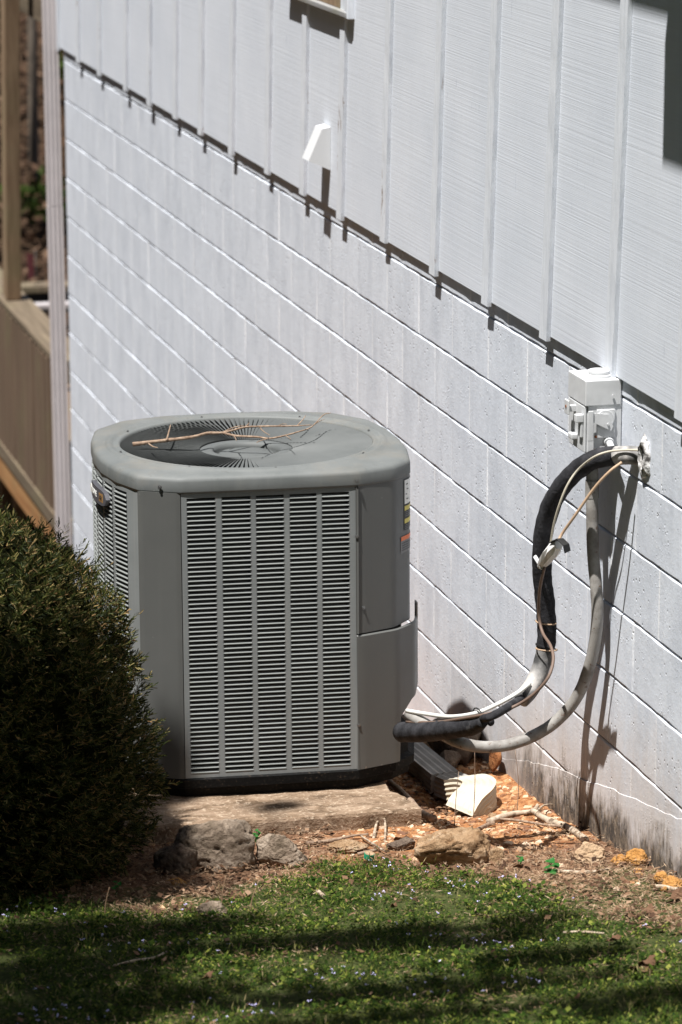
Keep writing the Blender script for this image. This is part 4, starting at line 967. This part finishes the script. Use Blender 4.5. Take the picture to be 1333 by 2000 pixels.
# ================================================================== SCATTERED GREENERY (stuff)
edge = [(-200, 1735), (0, 1745), (150, 1765), (300, 1790), (420, 1775), (520, 1725), (600, 1690), (700, 1672), (800, 1690), (900, 1705), (980, 1718), (1060, 1745), (1130, 1778), (1220, 1800), (1333, 1822), (1500, 1850)]
eg = sorted([(G(a, b)[0], G(a, b)[1]) for a, b in edge])
def yedge(x): return np.interp(x, [e_[0] for e_ in eg], [e_[1] for e_ in eg])
def nz(x, y, s, o=0): return mnoise.noise(Vector((x * s, y * s, o)))
def in_view(P, mx=60):
    d = P - CAM; k = d @ FW; return abs((d @ RX) / k * 6900) < 666 + mx
def leaf_batch(pts, nl, size, up, name, mat, label=None, w=.45, jitter=.4, lenj=.5):
    """pts (n,3): rosettes of nl folded leaves each"""
    n = len(pts); N_ = n * nl; P = np.repeat(pts, nl, 0); az = rng.uniform(0, 2 * np.pi, N_); el_2 = rng.uniform(up[0], up[1], N_)
    ln_ = size * rng.uniform(1 - lenj, 1 + lenj, N_); d = np.stack([np.cos(az) * np.cos(el_2), np.sin(az) * np.cos(el_2), np.sin(el_2)], 1)
    s = np.stack([-np.sin(az), np.cos(az), rng.uniform(-.4, .4, N_)], 1); s /= np.linalg.norm(s, axis=1)[:, None]
    P = P + d * (ln_ * rng.uniform(0, 1.2, N_))[:, None] * .8 + np.stack([np.zeros(N_), np.zeros(N_), rng.uniform(0, 1, N_) * size * 1.2], 1)
    a = P; b = P + d * (ln_ * .5)[:, None] + s * (ln_ * w * .5)[:, None]; c = P + d * ln_[:, None]; e_ = P + d * (ln_ * .5)[:, None] - s * (ln_ * w * .5)[:, None]
    V = np.stack([a, b, c, e_], 1).reshape(-1, 3); F = np.arange(N_ * 4).reshape(-1, 4)
    return npmesh(name, V, F, mat, None, label=label, kind='stuff')
def scatter(n, x0, x1, y0, y1, dens):
    out = []
    while len(out) < n:
        x = random.uniform(x0, x1); y = random.uniform(y0, y1)
        if random.random() < dens(x, y): out.append((x, y, hgt(x, y)))
    return np.array(out)
def dturf(x, y):
    e_ = yedge(x) + .07 * nz(x, y, 6); d = (e_ - y) / .16
    if d < -.35: return 0
    k = min(1, max(0, d + .35)); b = .5 + nz(x, y, 5, 4) + .35 * nz(x, y, 16, 8)
    return k * max(.05, min(1, b + .25))
weeds = scatter(31000, -3.7, .05, 6.95, 9.7, dturf)
leaf_batch(weeds, 6, .0092, (.0, .8), 'ground_cover', M['weed'], 'low green weeds and clover covering the lawn')
gp_ = scatter(13500, -3.7, .05, 6.95, 9.6, lambda x, y: dturf(x, y) * (.35 + max(0, nz(x, y, 3, 22)) * 1.5))
leaf_batch(gp_, 2, .019, (.4, 1.3), 'grass', M['grass'], 'short fine lawn grass between the weeds', w=.07)
big = scatter(2500, -3.7, 0, 7.0, 9.4, lambda x, y: dturf(x, y) * (1 if nz(x, y, 4, 40) > .0 else .1))
leaf_batch(big, 5, .0135, (.0, .7), 'clover_patches', M['weed'], 'larger pale weed rosettes in the lawn', w=.8)
def dstraw(x, y):
    e_ = yedge(x); d = y - e_
    if x > -.0: return 0
    if d > -.05 and y < 9.35 and x > -.75: return .9 * (.6 + nz(x, y, 7)) * (1 if y < 9.05 else .25)
    if d > -.05 and y < 9.66 and x <= -.75: return .55 * (.5 + nz(x, y, 7))
    return .10 if nz(x, y, 3, 9) > .1 else .03
leaf_batch(scatter(16000, -2.3, 0, 7.4, 9.7, dstraw), 2, .016, (-.1, .35), 'dry_straw', M['straw'], 'dry pine straw and mulch on the soil', w=.12)
def dlit(x, y):
    e_ = yedge(x); d = y - e_
    if y > 9.12 and x > -.6: return .02 + .5 * (x < -.17 and y > 9.75)
    return (.45 if (d > -.08 and y < 9.2 + .4 * (x < -.7)) else .018) * (.6 + nz(x, y, 6, 2))
leaf_batch(scatter(2600, -2.3, -.01, 7.4, 10.9, dlit), 2, .017, (-.1, .5), 'leaf_litter', M['litter'], 'broken brown leaf litter scattered over the soil', w=.75)
# flowers
def dfl(x, y): return dturf(x, y) * (1 if nz(x, y, 3.2, 60) > .15 else .05)
fpts = scatter(200, -2.2, -.1, 7.5, 9.4, dfl); fpts[:, 2] += .022
leaf_batch(fpts, 5, .0034, (.1, .6), 'lawn_flowers', M['flower'], 'tiny pale violet flowers dotted over the lawn', w=1.0)
# gravel
def pebbles(n, dens, smin, smax, name, label, reg):
    base = [(-1, -.8, -.3), (1, -.7, -.2), (.8, 1, -.3), (-.9, .8, -.3), (-.6, -.5, .7), (.6, -.5, .8), (.5, .6, .6), (-.5, .5, .9)]
    fc = [(3, 2, 1, 0), (4, 5, 6, 7), (0, 1, 5, 4), (1, 2, 6, 5), (2, 3, 7, 6), (3, 0, 4, 7)]
    pts = scatter(n, *reg, dens); V = []; F = []
    for i, p in enumerate(pts):
        s = smin + (smax - smin) * random.random() ** 2.5; a = random.uniform(0, 6.28); ca, sa = math.cos(a), math.sin(a); fx = random.uniform(.7, 1.3)
        for x, y, z in base:
            x = x * s * fx + random.uniform(-.3, .3) * s; y = y * s + random.uniform(-.3, .3) * s; z = z * s * .65 + random.uniform(-.2, .2) * s
            V.append((p[0] + x * ca - y * sa, p[1] + x * sa + y * ca, p[2] + z - s * .12))
        F += [tuple(j + i * 8 for j in f) for f in fc]
    return mesh(name, V, F, M['pebble'], None, False, label=label, kind='stuff')
pebbles(5200, lambda x, y: (1 if (y > 9.12 + .1 * nz(x, y, 4) and x > -.62) else .10 if y > yedge(x) - .1 else 0) * (.55 + nz(x, y, 6)), .002, .015, 'gravel', 'orange clay gravel along the foot of the wall', (-1.6, -.005, 8.4, 10.9))

# ---- scattered big dead leaves
def dead_leaf(px, py, s, label, rz=0, X=None):
    b = Vector(gp(px, py, .012)); V = []; F = []; m_ = 14
    V.append((0, 0, 0))
    for j in range(m_): an = 2 * math.pi * j / m_; rr = s * (.75 + .35 * math.cos(an) ** 2 + .18 * math.cos(5 * an)); V.append((rr * math.cos(an), rr * .6 * math.sin(an), .25 * s * math.sin(an * 2 + rz) + .012 * random.random()))
    o = mesh('dead_leaf', V, [(0, 1 + j, 1 + (j + 1) % m_) for j in range(m_)], M['litter'], None, False, label=label, cat='dead leaf'); o.location = b; o.rotation_euler = (random.uniform(-.3, .3), random.uniform(-.2, .2), rz); o.modifiers.new('t', 'SOLIDIFY').thickness = .0008
for px, py, s, l_, rz in ((1320, 1760, .035, 'rust brown oak leaf at the right edge under the grey stick', .5), (880, 1705, .022, 'brown leaf tucked under the largest tan rock', .2), (850, 1712, .018, 'dark curled leaf at the left foot of the largest tan rock', 2), (1020, 1705, .025, 'brown leaf under the tan shard', -.3),
        (1265, 1893, .034, 'dark brown curled leaf in the lower right grass', .8), (1200, 1845, .020, 'narrow brown leaf in the right grass', .3), (1250, 1905, .030, 'flat brown leaf next to the dark curled one', 0), (770, 1780, .016, 'grey brown leaf in the sunny weeds', 1), (405, 1920, .018, 'rust leaf lying in the dark grass', .4), (1270, 1790, .028, 'large pale brown leaf at the grass edge', 1.2),
        (785, 1650, .024, 'brown leaf on the low stone beside the cap', .3)):
    dead_leaf(px, py, s, l_, rz)
lf = rock3((-.035, 10.12, -3.30), (.02, .05, .05), 'rust_leaf', 'rust orange curled leaf standing against the wall foot', 91)
lf['category'] = 'dead leaf'; lf.name = 'curled_leaf'

# ================================================================== YEW BUSH
BC = np.array([-1.785, 9.38]); prof_b = [(-3.30, .36), (-3.2, .45), (-3.0, .505), (-2.87, .50), (-2.74, .475), (-2.62, .44), (-2.50, .40), (-2.385, .31), (-2.30, .21), (-2.25, .10), (-2.235, .02)]
def rb(z): return np.interp(z, [a for a, b in prof_b], [b for a, b in prof_b])
bush = empty('yew_bush', (BC[0], BC[1], -3.25), label='dark green rounded yew bush at the left of the air conditioner', cat='bush')
def bnoise(az, z): return 1 + .11 * mnoise.noise(Vector((math.cos(az) * 2.5, math.sin(az) * 2.5, z * 4))) + .08 * mnoise.noise(Vector((math.cos(az) * 7, math.sin(az) * 7, z * 11)))
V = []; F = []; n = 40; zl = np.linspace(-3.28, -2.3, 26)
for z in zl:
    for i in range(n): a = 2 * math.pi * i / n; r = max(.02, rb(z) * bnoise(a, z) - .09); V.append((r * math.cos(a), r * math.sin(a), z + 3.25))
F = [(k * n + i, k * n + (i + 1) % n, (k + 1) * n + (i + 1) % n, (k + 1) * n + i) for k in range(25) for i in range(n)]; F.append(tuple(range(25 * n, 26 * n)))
mesh('shade_core', V, F, M['yew_in'], bush, True)  # closed dark hull standing in for the shade behind the needles
NS = 10500; sp_p = []; sp_d = []
while len(sp_p) < NS:
    z = random.uniform(-3.27, -2.245); 
    if random.random() > (rb(z) + .10) / .62: continue
    a = random.uniform(0, 2 * math.pi); slope = (rb(z + .03) - rb(z - .03)) / .06; nrm = np.array([math.cos(a), math.sin(a), -slope]); nrm /= np.linalg.norm(nrm)
    dep = random.random() ** 1.6 * .085; r = rb(z) * bnoise(a, z); p = np.array([r * math.cos(a), r * math.sin(a), z + 3.25]) - nrm * dep
    d = nrm + np.array([random.gauss(0, .45), random.gauss(0, .45), random.gauss(.45, .4)]); d /= np.linalg.norm(d); sp_p.append(p - d * (.03 if random.random() > .05 else -random.uniform(0, .03))); sp_d.append(d)
sp_p = np.array(sp_p); sp_d = np.array(sp_d)
def yew(P, D, name, mat, label=None):
    n = len(P); K = 15; up = np.cross(D, [0.3, .2, 1.0]); up /= np.linalg.norm(up, axis=1)[:, None]; v2 = np.cross(D, up)
    Lr = rng.uniform(.030, .055, n); Vs = []
    for k in range(K):
        t = (k + .5) / K; ang = rng.uniform(-.5, .5, n) + (0 if k % 2 else np.pi) + rng.normal(0, .5, n); rad = up * np.cos(ang)[:, None] + v2 * np.sin(ang)[:, None]
        base = P + D * (Lr * t)[:, None]; nd = rad * (1.0 - .55 * t) + D * (.5 + .6 * t); nd /= np.linalg.norm(nd, axis=1)[:, None]
        l_ = (rng.uniform(.017, .028, n) * (1 - .35 * t))[:, None]; wv = np.cross(nd, rad + rng.normal(0, .6, (n, 3))); wv /= np.linalg.norm(wv, axis=1)[:, None]
        Vs.append(np.stack([base - wv * .0011, base + wv * .0011, base + nd * l_ * .8 + wv * .0013, base + nd * l_, base + nd * l_ * .8 - wv * .0013], 1))
    V = np.concatenate(Vs).reshape(-1, 3); F = np.arange(len(V)).reshape(-1, 5)
    return npmesh(name, V, F, mat, bush, kind='stuff', label=label)
wpos = sp_p + np.array([BC[0], BC[1], -3.25])
pc = np.array(atY(35, 1195, 8.93)); dd_ = np.linalg.norm((wpos - pc) * np.array([.6, .8, 1.7]), axis=1); dm = (dd_ < .115) 
yew(sp_p[~dm], sp_d[~dm], 'foliage', M['yew']); yew(sp_p[dm], sp_d[dm], 'dead_patch', M['yew_dead'], 'reddish brown dead patch of needles')
tube('stem', [(0, 0, -.15), (.01, .02, .1), (0, .05, .5)], [.03, .025, .012], M['trunk'], bush, 8, 5)

# ================================================================== TREE that shades the lawn (behind the camera's left)
tree = empty('shade_tree', (0, 0, 0), label='tall leafy tree standing left of the viewer and shading the lawn', cat='tree')
tb = Vector((-4.6, 3.6, float(zt(3.6)))); T0 = [tb, tb + Vector((.05, .1, 1.5)), tb + Vector((.1, .2, 3.2)), tb + Vector((.0, .3, 5.0)), tb + Vector((.1, .5, 7.5))]
tube('trunk', T0, [.22, .18, .15, .12, .05], M['trunk'], tree, 12, 6, .1)
LV = []
def clump(P, r, n, size=.05):
    P = np.array(P); v = rng.normal(0, .5, (n, 3)); LV.append(P + v * np.array(r))
def up_sun(p, t): return np.array(p, float) - L * t
# bands of shade: (px,py) on the ground or bush, distance up the sun ray, half sizes (m)
shade = []
for px, py, t, r, n in [(700, 1832, 5.2, (.30, .05, .08), 260), (900, 1842, 5.4, (.22, .045, .08), 230), (520, 1850, 5.3, (.22, .05, .08), 220), (1100, 1875, 5.1, (.18, .06, .08), 170), (250, 1830, 5.6, (.30, .10, .08), 330), (60, 1830, 5.5, (.25, .12, .1), 300),
        (120, 1740, 5.8, (.30, .10, .1), 340), (200, 1960, 5.0, (.35, .10, .1), 300), (600, 1950, 5.0, (.30, .06, .1), 160), (950, 1930, 4.9, (.30, .05, .1), 170), (1250, 1960, 5.0, (.2, .08, .1), 150), (60, 1910, 5.2, (.2, .1, .1), 200), (1050, 1800, 5.3, (.12, .03, .05), 60), (560, 1608, 5.8, (.08, .02, .04), 28), (60, 1775, 5.5, (.30, .06, .1), 260), (300, 1625, 5.8, (.05, .10, .05), 300), (150, 1900, 5.2, (.25, .14, .1), 420), (100, 1990, 5.0, (.3, .1, .1), 380), (380, 1860, 5.4, (.2, .05, .08), 200), (800, 1990, 4.9, (.35, .04, .08), 150), (800, 1845, 5.2, (.25, .035, .06), 200)]:
    g = G(px, py); c_ = up_sun(g, t); shade.append(c_); clump(c_, r, int(n * 1.7))
for px, py, Y, t, r, n in [(60, 1500, 8.95, 6.0, (.30, .10, .34), 420), (200, 1560, 9.0, 6.2, (.18, .10, .26), 260), (140, 1650, 8.95, 6.2, (.26, .10, .2), 300), (270, 1500, 9.15, 6.2, (.06, .06, .2), 60), (80, 1580, 8.95, 6.0, (.30, .10, .25), 400), (318, 1480, 9.82, 6.0, (.045, .03, .09), 170)]:
    c_ = up_sun(atY(px, py, Y), t); shade.append(c_); clump(c_, r, n * 2)
for _ in range(26):
    c_ = np.array([-4.8 + rng.normal(0, 1.5), 2.6 + rng.normal(0, 1.2), 3.6 + rng.normal(0, 1.2)]); 
    if c_[1] < 3.8 and c_[2] > 2.2: clump(c_, (.5, .5, .35), 160); shade.append(c_)
for c_ in shade:
    s0 = T0[3] if c_[2] > 3 else T0[2]; s0 = T0[2].lerp(T0[4], min(1, max(0, (c_[2] - .8) / 4)))
    tube('limb', [s0, s0.lerp(Vector(c_), .5) + Vector((0, 0, .15)), c_], [.035, .02, .006], M['trunk'], tree, 6, 5, .1)
LV = np.concatenate(LV); n = len(LV); az = rng.uniform(0, 6.28, n); d1 = np.stack([np.cos(az), np.sin(az), rng.uniform(-.4, .4, n)], 1); d2 = np.cross(d1, rng.normal(0, 1, (n, 3))); d2 /= np.linalg.norm(d2, axis=1)[:, None]
s_ = rng.uniform(.025, .05, n)[:, None]; V = np.stack([LV - d1 * s_, LV - d2 * s_ * .6, LV + d1 * s_, LV + d2 * s_ * .6], 1).reshape(-1, 3)
npmesh('crown', V, np.arange(n * 4).reshape(-1, 4), M['crown'], tree, kind='stuff')

# woods standing all round the yard (out of the picture; they close off the low sky as the wooded lot does)
wv = []
def belt(n, x0, x1, y0, y1, z0, z1):
    wv.append(np.stack([rng.uniform(x0, x1, n), rng.uniform(y0, y1, n), z0 + (z1 - z0) * rng.uniform(0, 1, n)], 1))
belt(17000, -20, -13, -14, 38, -3, 21); belt(11000, -16, 14, -18, -12, -3, 18); belt(5000, -16, -2, 36, 41, -4, 16)
wv = np.concatenate(wv); n = len(wv); d1 = rng.normal(0, 1, (n, 3)); d1 /= np.linalg.norm(d1, axis=1)[:, None]; d2 = np.cross(d1, rng.normal(0, 1, (n, 3))); d2 /= np.linalg.norm(d2, axis=1)[:, None]
s_ = rng.uniform(.3, .55, n)[:, None]; V = np.stack([wv - d1 * s_, wv - d2 * s_ * .7, wv + d1 * s_, wv + d2 * s_ * .7], 1).reshape(-1, 3)
npmesh('surrounding_woods', V, np.arange(n * 4).reshape(-1, 4), M['far_green'], None, kind='stuff', label='dark woods closing in the yard around the house')
# far brush beyond the deck
fb = []
for _ in range(5200):
    x = random.uniform(-1, 6); y = random.uniform(24, 42); fb.append((x, y, float(zt(y)) + max(0, y - 27) * .30 * (y > 26) + abs(random.gauss(0, .10))))
leaf_batch(np.array(fb), 3, .10, (-.1, .8), 'fallen_leaves', M['far_leaves_shaded'], 'brown fallen leaves over the slope beyond the deck', w=.6)
fb = []
while len(fb) < 1500:
    x = random.uniform(-1, 6); y = random.uniform(24, 40)
    if nz(x, y, .5, 3) > .25: fb.append((x, y, float(zt(y)) + max(0, y - 27) * .30 * (y > 26)))
leaf_batch(np.array(fb), 4, .12, (.2, 1.2), 'undergrowth', M['far_green'], 'green undergrowth on the slope beyond the deck', w=.5)
for i in range(7):
    x = -.2 + i * .75 + random.uniform(-.2, .2); y = random.uniform(27, 36); z = float(zt(y)) + max(0, y - 27) * .3 - .3
    t_ = tube('sapling', [(x, y, z), (x + random.uniform(-.2, .2), y, z + 3), (x + random.uniform(-.5, .5), y, z + 7)], [.05, .04, .02], M['trunk'], None, 7, 4, label=['slim bare sapling on the slope behind the deck post', 'slim bare sapling hidden behind the downspout'][i % 2] if 0 else 'slim bare sapling on the slope beyond the deck', cat='tree', group='saplings beyond the deck')
print('tris', sum(len(m_.polygons) for m_ in bpy.data.meshes))
